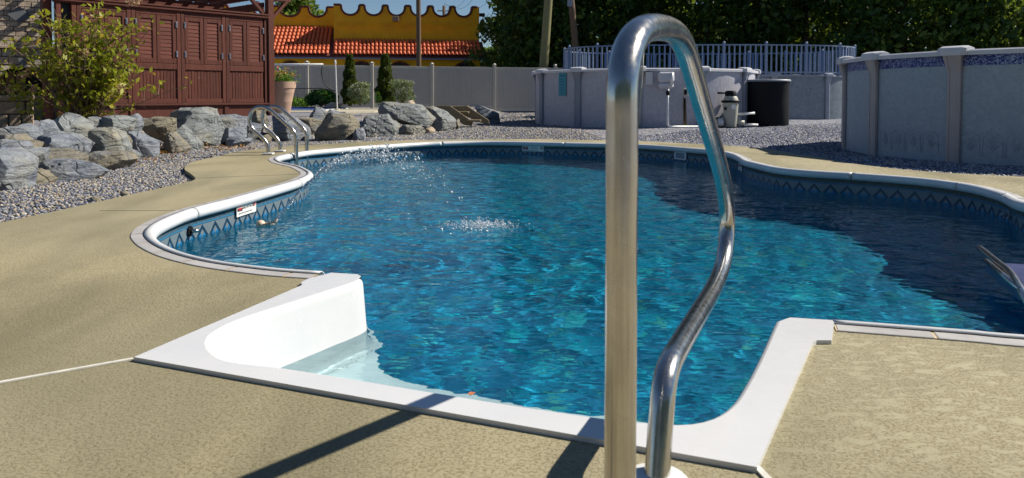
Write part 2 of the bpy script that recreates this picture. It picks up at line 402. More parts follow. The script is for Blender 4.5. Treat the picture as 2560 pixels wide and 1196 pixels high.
M['black'] = plain('black_plastic', (.005, .007, .010), .6, 0, .3, 3, 0, .2)
M['blackcord'] = plain('black_cord', (.012, .012, .015), .6)
M['pump'] = plain('pump_cream', (.42, .42, .36), .5, 0, .1, 6)
M['pvc'] = plain('pvc_white', (.72, .72, .72), .35)
M['bluevinyl'] = plain('blue_cover', (.02, .06, .26), .4, 0, .3, 5)
M['terracotta'] = plain('planter_beige', (.50, .33, .24), .7, 0, .08, 5, .1)
M['navyboard'] = plain('navy_board', (.035, .045, .14), .4, 0, .25, 6)
M['block'] = plain('tan_block', (.36, .27, .19), .9, 0, .25, 9, .7)
M['stonebrick'] = NT('fireplace_block'); q = M['stonebrick']; oi = q.n('ShaderNodeObjectInfo')
cc = q.ramp(oi.outputs['Random'], [(0, (.46, .37, .29)), (.5, (.56, .46, .36)), (1, (.52, .47, .42))])
M['stonebrick'] = q.set(q.mix(q.ramp(q.noise(9, 5, .7, q.coord()), [(.3, .6), (.7, 0.0)]), cc, (.14, .11, .09)), .9, 0, .2, q.bump(q.noise(30, 4, .7, q.coord()), .6, .02))
M['mortar'] = plain('mortar', (.10, .085, .075), .9)
M['bluestone'] = plain('bluestone', (.13, .14, .16), .8, 0, .2, 5, .3)
M['bark'] = plain('bark', (.05, .038, .026), .9, 0, .3, 8, .8)
M['twig'] = plain('twig', (.17, .115, .075), .8, 0, .3, 10)
M['leaf_tree'] = leaf_mat('leaf_tree', [(0, (.016, .045, .012)), (.5, (.035, .085, .02)), (.85, (.07, .14, .028)), (1, (.16, .23, .04))], .45, .38)
M['leaf_far'] = leaf_mat('leaf_far', [(0, (.05, .11, .02)), (.6, (.10, .18, .03)), (1, (.16, .22, .05))], .5, .4)
M['leaf_shrub'] = leaf_mat('leaf_shrub', [(0, (.16, .19, .012)), (.5, (.29, .31, .018)), (.85, (.42, .38, .02)), (.93, (.36, .24, .02)), (1, (.30, .16, .02))], .45, .4)
M['leaf_conifer'] = leaf_mat('leaf_conifer', [(0, (.02, .045, .008)), (.6, (.05, .085, .012)), (1, (.11, .13, .018))], .6, .2)
M['leaf_bush'] = leaf_mat('leaf_bush', [(0, (.01, .06, .012)), (.7, (.03, .13, .02)), (1, (.06, .20, .03))], .4, .25)
M['leaf_grass'] = leaf_mat('leaf_grass', [(0, (.05, .15, .015)), (1, (.12, .26, .03))], .5, .35)
M['leaf_pale'] = leaf_mat('leaf_pale', [(0, (.10, .15, .06)), (.6, (.16, .21, .10)), (1, (.30, .34, .22))], .6, .3)
M['petal_pale'] = leaf_mat('petal_pale', [(0, (.45, .47, .40)), (1, (.62, .62, .56))], .6, .3)
M['petal_pink'] = leaf_mat('petal_pink', [(0, (.55, .28, .20)), (1, (.68, .45, .32))], .6, .3)
M['petal_orange'] = leaf_mat('petal_orange', [(0, (.55, .09, .06)), (.6, (.62, .24, .08)), (1, (.6, .35, .12))], .6, .3)
M['fallen'] = plain('fallen_leaf', (.40, .11, .02), .6, 0, .4, 30)
M['yellowleaf'] = plain('yellow_leaf', (.55, .42, .04), .6)
M['lamp'] = plain('lamp_box', (.30, .22, .14), .5)
M['netting'] = plain('net_cord', (.30, .32, .36), .7)
M['float'] = plain('float_cream', (.75, .56, .40), .4, 0, .1, 10)

# ------------------------------------------------------------------ outlines in the world
WZ = -0.19                                                       # water level (deck top is 0)
path_px = [(2083,812),(2200,821),(2330,831),(2450,841),(2560,851)]
right_world = [(2.0,2.17),(2.45,2.22),(2.9,2.5),(3.25,3.0),(3.45,3.65),(3.55,4.25),(3.54,4.75)]
back_px = [(2560,508),(2511,486),(2449,469),(2386,458),(2282,446),(2127,434.5),(2031,429),(1947,421),(1890,409),(1867,403),(1850,393),(1832,385.5),(1797,378.5),(1727,372),
           (1593,362.5),(1411,358),(1226,354.5),(1100,356.5),(1030,359.5),(962,364),(900,368),(840,373.5),(772,379.5),(736,385),(702,391.5),(688,397.5),(692,404),(708,410),(740,417),
           (760,426),(771,434),(764,443),(738,454.5),(691,468.5),(574,501),(480,525),(420,547),(380,568),(366,586),(374,602),(400,620),(447,639),(520,657),(600,669.5),(700,681),(800,688)]
ctrl = [G(*p) for p in path_px] + [Vector((x, y, 0)) for x, y in right_world] + [G(*p) for p in back_px]
PATH = resample(catmull(ctrl, .04), .04)                          # liner line, counter-clockwise seen from above
def normals(path):
    out = []
    for i, p in enumerate(path):
        t = (path[min(i+1, len(path)-1)] - path[max(i-1, 0)]).normalized(); out.append(Vector((-t.y, t.x, 0)))
    return out
NRM = normals(PATH)                                              # points into the pool (left of travel)
step_out_px = [(335,893),(1893,1168),(2032,853),(2040,849),(2078,851),(2086,812)]
SO = [G(*p) for p in step_out_px]
left_end = [G(*p) for p in [(800,688),(772,700),(757,706),(753,712)]]
HOLE = PATH[:] + left_end[1:] + [SO[0], SO[1], SO[2], SO[3], SO[4]]
HOLE2 = [(p.x, p.y) for p in HOLE]

deck_px = [(0,557),(130,530),(340,484),(398,471.5),(471,455),(489,447),(476,434),(461,422),(473,409),(498,401),(535,393),(578,382.5),(640,374),(720,366),(797,362),(860,358),(951,353),(1127,349.5),(1320,348),
           (1411,350),(1590,353),(1758,361),(1885,369),(1969,382),(2053,394.5),(2115,407),(2303,428),(2560,442.5)]
deck_back = resample(catmull([G(*p) for p in deck_px], .1), .1)
DECK = [Vector((-5.2,2.2,0)), Vector((-4.4,3.6,0))] + deck_back + [Vector((6.5,6.2,0)), Vector((7.5,4,0)), Vector((7.5,-2,0)), Vector((-5.2,-2,0))]
DECK2 = [(p.x, p.y) for p in DECK]

# terrain: flat gravel at the right, a low terrace held by the boulders at the left
tl = [(-7.6,3.5),(-5.6,5.6),(-4.75,7.0),(-4.55,8.8),(-4.85,11.0),(-4.6,12.9),(-3.5,13.6),(-2.4,15.0),(-1.5,17.3),(-.6,20.5),(-.3,26),(-.2,40)]
def terr(x, y):
    x = np.atleast_1d(np.asarray(x, float)); y = np.atleast_1d(np.asarray(y, float))
    best = np.full(x.shape, 1e9); sgn = np.zeros(x.shape)
    for (x0, y0), (x1, y1) in zip(tl, tl[1:]):
        dx, dy = x1-x0, y1-y0; L2 = dx*dx+dy*dy; t = np.clip(((x-x0)*dx+(y-y0)*dy)/L2, 0, 1)
        d = np.hypot(x-(x0+t*dx), y-(y0+t*dy)); s = dx*(y-y0)-dy*(x-x0)
        m = d < best; best = np.where(m, d, best); sgn = np.where(m, np.sign(s), sgn)
    sd_ = best*sgn
    return -.045 + .30*smoothstep(-.1, 1.2, sd_) + .085*smoothstep(12.5, 16, y)*smoothstep(-4, 1, x) + .012*np.sin(x*1.7+y*.9)*smoothstep(6, 10, y)
def tz(x, y): return float(terr(x, y)[0])

# ------------------------------------------------------------------ ground sheet
def ground():
    xs = np.concatenate([np.linspace(-900,-30,10)[:-1], np.linspace(-30,-9,15)[:-1], np.arange(-9,9,.22), np.linspace(9,30,15), np.linspace(30,900,10)[1:]])
    ys = np.concatenate([np.linspace(-300,-4,6)[:-1], np.arange(-4,22,.22), np.linspace(22,60,30), np.linspace(60,1600,10)[1:]])
    X, Y = np.meshgrid(xs, ys); Z = terr(X.ravel(), Y.ravel())
    nx, ny = len(xs), len(ys); idx = np.arange(nx*ny).reshape(ny, nx)
    f = np.stack([idx[:-1,:-1], idx[:-1,1:], idx[1:,1:], idx[1:,:-1]], -1).reshape(-1, 4)
    cx = (X[:-1,:-1]+X[1:,1:])/2; cy_ = (Y[:-1,:-1]+Y[1:,1:])/2
    hole = [(p[0], p[1]) for p in [(q_.x, q_.y) for q_ in DECK]]
    # cut the sheet away under the pool (cells well inside the deck)
    inside = in_poly(cx.ravel(), cy_.ravel(), hole) & (cy_.ravel() > -1.5)
    shr = np.ones_like(inside)
    for dx, dy in ((.5,0),(-.5,0),(0,.5),(0,-.5)): shr &= in_poly(cx.ravel()+dx, cy_.ravel()+dy, hole)
    f = f[~(inside & shr)]
    o = mesh_np('gravel_ground', np.stack([X.ravel(), Y.ravel(), Z], -1), f, M['ground'], None, True); o['kind'] = 'structure'
ground()

def fill_loops(name, loops, mat, parent=None):
    bm = bmesh.new()
    for lp in loops:
        vs = [bm.verts.new(p) for p in lp]
        for i in range(len(vs)): bm.edges.new((vs[i], vs[(i+1) % len(vs)]))
    bmesh.ops.triangle_fill(bm, edges=bm.edges[:], use_beauty=True)
    for f in bm.faces:
        if f.normal.z < 0: f.normal_flip()
    me = bpy.data.meshes.new(name); bm.to_mesh(me); bm.free()
    if mat: me.materials.append(mat)
    return link(bpy.data.objects.new(name, me), parent)
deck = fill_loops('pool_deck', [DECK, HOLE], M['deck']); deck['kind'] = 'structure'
me = deck.data; bm = bmesh.new(); bm.from_mesh(me)
r_ = bmesh.ops.extrude_face_region(bm, geom=bm.faces[:]); vs = [e for e in r_['geom'] if isinstance(e, bmesh.types.BMVert)]
bmesh.ops.translate(bm, vec=(0, 0, -.10), verts=vs); bmesh.ops.recalc_face_normals(bm, faces=bm.faces); bm.to_mesh(me); bm.free()

# ------------------------------------------------------------------ swimming pool
pool = thing('swimming_pool', 'freeform in-ground swimming pool with white coping and blue patterned liner', 'swimming pool', (0, 0, 0))
def ribbon(name, path, nr, prof, mat, i0, i1, parent, uv=False, smooth=True):
    vs = []; fs = []; m = len(prof); s = 0.0; uvs = []
    for k in range(i0, i1 + 1):
        if k > i0: s += (path[k]-path[k-1]).length
        for (n_, z) in prof: vs.append(path[k] + nr[k]*n_ + Vector((0, 0, z)))
        uvs.append(s)
    for k in range(i1 - i0):
        for j in range(m - 1): fs.append((k*m+j, (k+1)*m+j, (k+1)*m+j+1, k*m+j+1))
    me = bpy.data.meshes.new(name); me.from_pydata([tuple(v) for v in vs], [], fs); me.update()
    if uv:
        ul = me.uv_layers.new(name='UVMap')
        for p in me.polygons:
            for li, vi in zip(p.loop_indices, p.vertices): ul.data[li].uv = (uvs[vi // m], -vs[vi].z - .06)
    if smooth: me.polygons.foreach_set('use_smooth', [True]*len(me.polygons))
    me.materials.append(mat); return link(bpy.data.objects.new(name, me), parent)
NP = len(PATH) - 1
ribbon('liner_wall', PATH, NRM, [(0, -.03), (0, -.1), (0, -.2), (0, -.6), (.02, -1.3)], M['liner_wall'], 0, NP, pool, True)
# white bullnose coping, cut at the joints of the photograph
nose = [(-.012,.010),(.012,.0115),(.026,.006),(.037,-.004),(.043,-.018),(.043,-.034),(.036,-.048),(.022,-.057),(-.002,-.060)]
joint_px = [(482,524.5),(742,453),(716,388),(962,364),(1100,356.5),(1411,358),(1797,378.5),(2127,434.5),(2520,489)]
cuts = [0, 55, 110, 150]
for jp in joint_px:
    g_ = G(*jp); cuts.append(min(range(NP), key=lambda i: (PATH[i]-g_).length))
cuts = sorted(set(cuts + [NP]))
for a, b in zip(cuts, cuts[1:]):
    if b - a < 3: continue
    pth = PATH[:]
    e1 = .004 if a else 0; e2 = .004 if b < NP else 0
    if e1: pth[a] = PATH[a].lerp(PATH[a+1], e1/.04)
    if e2: pth[b] = PATH[b].lerp(PATH[b-1], e2/.04)
    o = ribbon('coping_nose', pth, NRM, nose, M['coping'], a, b, pool)
    md = o.modifiers.new('thick', 'SOLIDIFY'); md.thickness = .004; md.offset = 0
# flat coping strip behind the bullnose, short pieces with pale joints
L = 7
for a in range(0, NP - 1, L):
    b = min(a + L, NP); pth = PATH[:]; nr = NRM
    pth[a] = PATH[a].lerp(PATH[a+1], .15); pth[b] = PATH[b].lerp(PATH[b-1], .15)
    ribbon('coping_strip', pth, nr, [(-.075,-.002),(-.0745,.0035),(-.072,.0050),(-.016,.0062),(-.0125,.003)], M['strip'], a, b, pool, smooth=False)
ribbon('coping_joint', PATH, NRM, [(-.074,.0032),(-.014,.0046)], M['joint'], 0, NP, pool)
fl = fill_loops('liner_floor', [[Vector((p[0], p[1], -1.18)) for p in HOLE2]], M['liner_floor'], pool)

# water surface: real ripples
def water():
    bx = [p[0] for p in HOLE2]; by = [p[1] for p in HOLE2]; st_ = .022
    xs = np.arange(min(bx)-.05, max(bx)+.05, st_); ys = np.arange(min(by)-.05, max(by)+.05, st_)
    X, Y = np.meshgrid(xs, ys); Z = np.zeros_like(X)
    for k in range(60):
        lam = math.exp(RNG.uniform(math.log(.10), math.log(.75))); a = RNG.normal(.9, .85); ph = RNG.uniform(0, 6.28)
        amp = .0021 * (lam/.3)**1.05
        kx, ky = math.cos(a)*2*math.pi/lam, math.sin(a)*2*math.pi/lam
        Z += amp*.095*np.sin(kx*X + ky*Y + ph + .5*np.sin(X*1.3+ph) )
    r0 = np.hypot(X+.25, Y-5.35); Z += .0016*np.exp(-r0/1.1)*np.sin(2*math.pi*r0/.19)*smoothstep(.02,.2,r0)
    nx, ny = len(xs), len(ys); idx = np.arange(nx*ny).reshape(ny, nx)
    f = np.stack([idx[:-1,:-1], idx[:-1,1:], idx[1:,1:], idx[1:,:-1]], -1).reshape(-1, 4)
    cx = ((X[:-1,:-1]+X[1:,1:])/2).ravel(); cy_ = ((Y[:-1,:-1]+Y[1:,1:])/2).ravel()
    f = f[in_poly(cx, cy_, HOLE2)]
    used = np.unique(f); rm = np.full(nx*ny, -1); rm[used] = np.arange(len(used))
    V_ = np.stack([X.ravel(), Y.ravel(), Z.ravel()+WZ], -1)[used]
    o = mesh_np('water', V_, rm[f], M['water'], None, True); o['kind'] = 'structure'
    o.cycles.is_caustics_caster = True
    return o
water()
for o in pool.children:
    if o.name.startswith('liner'): o.cycles.is_caustics_receiver = True

# ------------------------------------------------------------------ white step unit
step = thing('pool_entry_step', 'white moulded pool entry step with raised rim at the near corner', 'pool step', tuple(SO[0]))
S0 = SO[0]
def rel(p): return Vector(p) - S0
inner_px = [(1950,803),(1905,905),(1862,985),(1838,1016),(1806,1040),(1765,1056),(1710,1064),(1640,1061),(1520,1050),(1300,1018),(1100,986),(950,961),(800,937),(690,920),(610,911),(560,903),(528,888),(511,866),(515,846),(535,828),(600,797),(750,748),(880,706),(897,697)]
inner = [G(x, y, .012) for x, y in inner_px]
inner = resample(catmull(inner, .03), .03)
outer_px = [(1975,794),(2086,801),(2079,851),(2042,851),(2031,857),(1893,1168),(335,893),(748,716),(756,712),(752,706),(770,697),(828,682),(893,686),(903,691)]
outer = [G(x, y, .012) for x, y in outer_px]
# rim: top face between outer and inner outlines with a rounded lip into the basin
loop = [p for p in outer] + [p for p in reversed(inner)]
bm = bmesh.new(); vs = [bm.verts.new(rel(p)) for p in loop]
for i in range(len(vs)): bm.edges.new((vs[i], vs[(i+1) % len(vs)]))
bmesh.ops.triangle_fill(bm, edges=bm.edges[:], use_beauty=True)
for f in bm.faces:
    if f.normal.z < 0: f.normal_flip()
ob = [vs[i] for i in range(len(outer))]
low = [bm.verts.new(v.co + Vector((0, 0, -.03))) for v in ob]
mid = [bm.verts.new(v.co + Vector((0, 0, -.004))) for v in ob]
for i in range(len(ob) - 1):
    bm.faces.new((ob[i], ob[i+1], low[i+1], low[i]))
for v in mid: bm.verts.remove(v)
bmesh.ops.recalc_face_normals(bm, faces=bm.faces)
me = bpy.data.meshes.new('rim'); bm.to_mesh(me); bm.free(); me.materials.append(M['acrylic']); rim = link(bpy.data.objects.new('rim', me), step)
nin = []
for i, p in enumerate(inner):
    t = (inner[min(i+1, len(inner)-1)] - inner[max(i-1, 0)]).normalized(); nin.append(Vector((t.y, -t.x, 0)))
cen = sum(inner, Vector())/len(inner)
if sum((cen-p).dot(n_) for p, n_ in zip(inner, nin)) < 0: nin = [-n_ for n_ in nin]
ir = [rel(p) for p in inner]
ribbon('basin_wall', ir, nin, [(0,0),(.006,-.002),(.012,-.007),(.016,-.016),(.018,-.03),(.028,-.16),(.036,-.28),(.05,-.335),(.075,-.358),(.10,-.365)], M['acrylic'], 0, len(ir)-1, step)
def refr(px, py, z):
    v = ray(px, py).normalized(); p = G(px, py, WZ); eta = 1/1.333; c1 = -v.z
    c2 = math.sqrt(1 - eta*eta*(1-c1*c1)); r_ = v*eta + Vector((0, 0, 1))*(eta*c1 - c2); return p + r_*((z-WZ)/r_.z)
edge_px = [(914,803),(926,850),(940,885),(962,930),(1040,962),(1130,982),(1290,1008),(1470,1034),(1600,1050)]
TZ = -.366
tedge = catmull([refr(x, y, TZ) for x, y in edge_px], .03)
tin = [p + n_*.085 for p, n_ in zip(inner, nin)]; tin = [Vector((p.x, p.y, TZ)) for p in tin]
k0 = min(range(len(tin)), key=lambda i: (tin[i]-tedge[-1]).length); k1 = min(range(len(tin)), key=lambda i: (tin[i]-tedge[0]).length)
if k0 > k1: k0, k1 = k1, k0
tp = [p - S0 for p in tin[k0:k1+1]] + [p - S0 for p in tedge]
tr_ = fill_loops('tread', [tp], plain('tread_white', (.86, .87, .88), .35, 0, .04, 5), step)
ribbon('tread_nose', [p - S0 for p in tedge], normals(tedge), [(0, TZ*0), (0, -.02), (0, -.22)], M['acrylic'], 0, len(tedge)-1, step)
for o in step.children: o.cycles.is_caustics_receiver = True
# blue liner treads below the white basin, part of the pool
def tread(k, z, reach):
    a, b = SO[0], SO[1]; d = (b-a).normalized(); n_ = Vector((-d.y, d.x, 0))
    A_ = a + d*.10 + n_*.06; B_ = b - d*.10 + n_*.06
    mb = MB(); mb.prism([A_+Vector((0,0,z)), B_+Vector((0,0,z)), B_+n_*reach+d*.10+Vector((0,0,z)), A_+n_*reach-d*.10+Vector((0,0,z))], (0, 0, -.3))
    o = mb.build('liner_tread', M['liner_floor'], pool); o.cycles.is_caustics_receiver = True
tread(0, -.62, .32); tread(1, -.84, .64); tread(2, -1.02, .94)

# deck joints
mb = MB(); a, b = G(-60, 967, .003), G(333, 897, .003); mb.bar(a, b, .012, .004); mb.build('control_joint', M['caulk'], deck)
mb = MB(); a, b = G(1893, 1169, .003), G(1960, 1240, .003); mb.bar(a, b, .014, .004); mb.build('control_joint', M['caulk'], deck)
mb = MB(); a, b = G(250, 527, .0006), G(470, 527, .0006); mb.bar(a, b, .004, .002); mb.build('control_joint', M['joint_line'], deck)
mb = MB(); a, b = G(487, 446, .0006), G(742, 436, .0006); mb.bar(a, b, .0045, .002); mb.build('control_joint', M['joint_line'], deck)

# ------------------------------------------------------------------ near handrail
ab = (SO[1]-SO[0]).normalized(); RN = Vector((-ab.y, ab.x, 0)); q2 = G(1641, 1218)
hp = [(1556,1196),(1554,500),(1553,300),(1555,215),(1565,145),(1583,98),(1610,74),(1645,69),(1680,78),(1702,101),(1722,150),(1760,280),(1797,410),(1812,478),(1818,545),(1815,610),(1806,665),(1785,718),(1740,795),(1695,871),(1672,915),(1660,965),(1653,1040),(1641,1218)]
hw = [on_plane(x, y, q2, RN) for x, y in hp]
hw[0] = Vector((hw[1].x, hw[1].y, 0)); hw[1] = Vector((hw[0].x, hw[0].y, .5)); hw[2] = Vector((hw[0].x, hw[0].y, .69))
rail = thing('handrail', 'large stainless steel handrail loop rising beside the entry step', 'handrail', tuple(q2))
MB().tube([p - q2 for p in resample(catmull(hw, .02), .02)], .0242, 28).build('tube', M['steel'], rail, True)
for p in (hw[0], q2):
    MB().lathe([(.062,.001),(.062,.012),(.056,.019),(.030,.024)], 32, tuple(p-q2)).build('base_ring', M['white'], rail, True, auto=.6)

# ladder across the pool
lad = thing('pool_ladder', 'stainless steel pool ladder with two arched rails at the far left cove', 'ladder', (-3.05, 9.5, 0))
lo = Vector((-3.05, 9.5, 0))
L1 = [(671,387),(670,368),(664,354),(650,340),(633,325),(625,311),(624,295),(629,279),(641,270),(656,268),(674,275),(697,294),(719,314),(733,327),(740,342),(741,360),(741,421)]
for Y_, dx in ((9.5, 0), (9.98, 0)):
    pts = []
    for x, y in L1:
        p = AT(x, y, 9.5); pts.append(Vector((p.x, Y_, p.z)))
    pts[0].z = 0; x0 = pts[0].x; xl = pts[-1].x; pts[-1].z = -.7; pts.insert(-1, Vector((xl, Y_, 0)))
    MB().tube([p - lo for p in resample(catmull(pts, .03), .03)], .0242, 14).build('rail', M['steel'], lad, True)
    MB().box(x0-.065-lo.x, x0+.065-lo.x, Y_-.05-lo.y, Y_+.05-lo.y, .001, .022).build('base_plate', M['white'], lad, bevel=.006)
for z in (-.3, -.55): MB().box(xl-.04-lo.x, xl+.05-lo.x, .02, .46, z-.02, z).build('tread', M['steel'], lad)

# dark platform with a tube at the right-hand edge
pf0 = G(2464, 657, -.08)
plat = thing('floating_platform', 'dark blue platform with stainless side tube low over the water at right', 'platform', tuple(pf0))
pA, pB = G(2464, 655, -.08), G(2552, 728, -.08)
dd = (pB-pA).normalized(); rr = Vector((-dd.y, dd.x, 0)); rr = rr if rr.x > 0 else -rr
mb = MB(); mb.prism([Vector(p)-pf0 for p in (pA, pB, pB+rr*1.5+Vector((.2,.1,0)), pA+rr*1.5+Vector((.2,.1,0)))], (0, 0, -.055)); mb.build('board', M['navyboard'], plat, bevel=.012)
tb = [G(2450, 622, .02), G(2490, 654, .02), G(2522, 680, .02), G(2545, 712, -.04), G(2562, 742, -.10), G(2590, 790, -.30)]
tb = [AT(2450,622,4.0), AT(2490,654,3.66), AT(2522,680,3.42), AT(2543,711,3.22), AT(2562,742,3.08), AT(2580,775,3.0)]
MB().tube([p - pf0 for p in resample(catmull(tb, .03), .03)], .017, 12).build('side_tube', M['steel'], plat, True)
e1 = pA + Vector((0,0,.006)) - pf0; e2 = pB + Vector((0,0,.006)) - pf0
MB().tube([e1, e2], .012, 8).build('edge_trim', M['steel'], plat, True)

# ------------------------------------------------------------------ signs and fittings on the liner
def text_mesh(body, size, mat, parent, loc, name='lettering', align='CENTER', sx=1.0):
    cu = bpy.data.curves.new('txt', 'FONT'); cu.body = body; cu.size = size; cu.align_x = align; cu.align_y = 'CENTER'; cu.extrude = .0004
    t = bpy.data.objects.new('txt', cu); COL.objects.link(t); dg = bpy.context.evaluated_depsgraph_get()
    me = bpy.data.meshes.new_from_object(t.evaluated_get(dg)); bpy.data.objects.remove(t); bpy.data.curves.remove(cu)
    for v in me.vertices: v.co = Vector((v.co.x*sx + loc[0], loc[1] - v.co.z, v.co.y + loc[2]))
    me.materials.clear(); me.materials.append(mat); o = link(bpy.data.objects.new(name, me), parent); return o
def nodive(px, py, zc, label, wd=.30, ht=.115):
    g_ = G(px, py, zc); i = min(range(NP), key=lambda k: (PATH[k]-Vector((g_.x, g_.y, 0))).length)
    n_ = NRM[i]; p = PATH[i] + n_*.012; rz = math.atan2(n_.y, n_.x) + math.pi/2
    t = thing('warning_sign', label, 'sign', (p.x, p.y, zc), rz, 'no diving signs on the pool wall')
    MB().box(-wd/2, wd/2, -.004, .0, -ht/2, ht/2).build('plate', M['signwhite'], t)
    MB().box(-wd*.47, -wd*.22, -.0055, -.0042, -ht*.18, ht*.34).build('danger_panel', M['ink'], t)
    mb = MB(); pr = [(-wd*.345 + wd*.115*math.cos(a), -.0062, ht*.08 + ht*.20*math.sin(a)) for a in [2*math.pi*k/20 for k in range(20)]]
    mb.prism(pr, (0, .0006, 0)); mb.build('danger_oval', M['red'], t)
    text_mesh('DANGER', ht*.22, M['signwhite'], t, (-wd*.345, -.0068, ht*.08), sx=.85)
    text_mesh('NO DIVING', ht*.23, M['ink'], t, (wd*.07, -.005, ht*.24), sx=.95)
    text_mesh('SHALLOW WATER', ht*.23, M['ink'], t, (wd*.07, -.005, -ht*.03), sx=.82)
    for k, (a, b) in enumerate(((-.42,-.28),(-.26,-.10),(-.08,.10),(.12,.27))): MB().box(wd*a, wd*b, -.0052, -.0042, -ht*.36, -ht*.29).build('small_print', M['inkgrey'], t)
    mb = MB(); rg = [(wd*.405 + wd*.055*math.cos(a), -.0052, ht*.10 + wd*.075*math.sin(a)) for a in [2*math.pi*k/24 for k in range(25)]]
    mb.tube(rg, .0026, 5, False); mb.build('prohibition_ring', M['red'], t)
    MB().bar((wd*.37, -.0055, ht*.26), (wd*.44, -.0055, -.004), .002, .005).build('prohibition_slash', M['red'], t)
    MB().bar((wd*.375, -.0050, ht*.0), (wd*.435, -.0050, ht*.2), .0015, .009).build('diver_symbol', M['ink'], t)
nodive(630, 516, -.075, 'white danger no diving sign on the sunlit left pool wall')
nodive(1328, 373, -.10, 'white danger no diving sign on the shaded far pool wall', .36, .085)
nodive(1848, 414, -.09, 'white no diving sign seen edge-on where the far wall turns right')
# skimmer mouth
g_ = G(1653, 392, -.11); i = min(range(NP), key=lambda k: (PATH[k]-Vector((g_.x, g_.y, 0))).length); n_ = NRM[i]; p = PATH[i]+n_*.012
sk = thing('skimmer_mouth', 'white rectangular skimmer opening in the far pool wall', 'skimmer', (p.x, p.y, -.115), math.atan2(n_.y, n_.x)+math.pi/2)
mb = MB(); mb.box(-.12,.12,-.01,0,.045,.062); mb.box(-.12,.12,-.01,0,-.05,-.035); mb.box(-.12,-.09,-.01,0,-.035,.045); mb.box(.09,.12,-.01,0,-.035,.045); mb.build('frame', M['pvc'], sk)
MB().box(-.09,.09,-.003,.0,-.035,.045).build('flap', M['resin_grey'], sk)
for x in (-.105, -.035, .035, .105): MB().box(x-.004, x+.004, -.0125, -.0102, .05, .058).build('screw', M['steel'], sk)
def fitting(px, py, name, label, mat, wheel=False):
    g_ = G(px, py, -.13); i = min(range(NP), key=lambda k: (PATH[k]-Vector((g_.x, g_.y, 0))).length); n_ = NRM[i]; p = PATH[i]+n_*.004
    t = thing(name, label, 'pool fitting', (p.x, p.y, -.13), math.atan2(n_.y, n_.x)+math.pi/2)
    mb = MB(); mb.tube([(0,0,0),(0,-.008,0)], .034, 16); mb.build('flange', M['black'] if not wheel else M['resin_grey'], t)
    mb = MB(); mb.tube([(0,-.009,0),(0,-.03,.002),(.02,-.055,.0)], [.014,.013,.011], 10); mb.build('nozzle', mat, t, True)
fitting(467, 577, 'return_fitting', 'small chrome return jet on the left pool wall near the step', M['steel'])
fitting(2516, 537, 'return_fitting', 'round return fitting on the dark right pool wall', M['resin_grey'], True)

# fountain float, jet and splash
fx = G(652, 566, WZ)
ft = thing('fountain_float', 'cream floating fountain nozzle near the left pool wall', 'fountain', tuple(fx))
MB().lathe([(.004,-.035),(.026,-.025),(.034,0),(.03,.022),(.018,.034),(.004,.038)], 16, (0,0,.005)).build('float_ball', M['float'], ft, True)
MB().tube([(.02,.01,.012),(.09,.04,.016)], .014, 10).build('pipe', M['float'], ft, True)
MB().tube([(.05,.022,.014),(.062,.027,.015)], .020, 12).build('collar', M['pump'], ft, True)
MB().tube([(.085,.037,.016),(.10,.043,.045)], [.016,.009], 10).build('nozzle', M['float'], ft, True)
j0 = fx + Vector((.10,.043,.045)); j1 = G(1190, 570, WZ)
def jet(t, H=.50): p = j0.lerp(j1, t); p.z += 4*H*t*(1-t); return p
ds = []
for k in range(1250):
    t = RNG.beta(1.7, 2.0)*.99
    if t > .62 and RNG.random() < .6: continue
    p = jet(t); sp_ = .008 + .16*max(0, t-.1)**1.3*(1 if t < .75 else .6)
    if .22 < t < .75 and RNG.random() < .25: sp_ *= 1.5
    ds.append((p.x+RNG.normal()*sp_*.6, p.y+RNG.normal()*sp_*.8, p.z+RNG.normal()*sp_*.55 - .02*RNG.random(), RNG.gamma(2.0, .0014)+.0011))
for k in range(1100):
    r0 = abs(RNG.normal())*.105; a = RNG.uniform(0, 6.28)
    ds.append((j1.x + .02 + r0*math.cos(a)*1.5 + (.12*RNG.random() if RNG.random() < .3 else 0), j1.y + r0*math.sin(a), WZ + abs(RNG.normal())*.028*max(.15, 1-r0*2.5)+.003, RNG.gamma(2.0, .0011)+.0009))
ds = [d for d in ds if d[2] > WZ]
oct_v = np.array([(1,0,0),(-1,0,0),(0,1,0),(0,-1,0),(0,0,1),(0,0,-1)], float); oct_f = np.array([(0,2,4),(2,1,4),(1,3,4),(3,0,4),(2,0,5),(1,2,5),(3,1,5),(0,3,5)])
bm = bmesh.new(); bmesh.ops.create_icosphere(bm, subdivisions=1, radius=1); ico_v = np.array([v.co[:] for v in bm.verts]); ico_f = np.array([[v.index for v in f.verts] for f in bm.faces]); bm.free()
D = np.array(ds); V_ = (ico_v[None]*D[:,3][:,None,None] + D[:,None,:3]).reshape(-1,3); F_ = (ico_f[None] + (np.arange(len(D))*len(ico_v))[:,None,None]).reshape(-1,3)
o = mesh_np('water_spray', V_, F_, M['droplet'], None, True); o['kind'] = 'stuff'; tag(o, 'arc of sparkling droplets and splash from the floating fountain', 'spray')
MB().tube([jet(t) for t in np.linspace(0, .27, 14)], [.0065-.0003*i for i in range(14)], 8).build('stream', M['droplet'], ft, True).matrix_parent_inverse = Matrix.Translation(-fx)

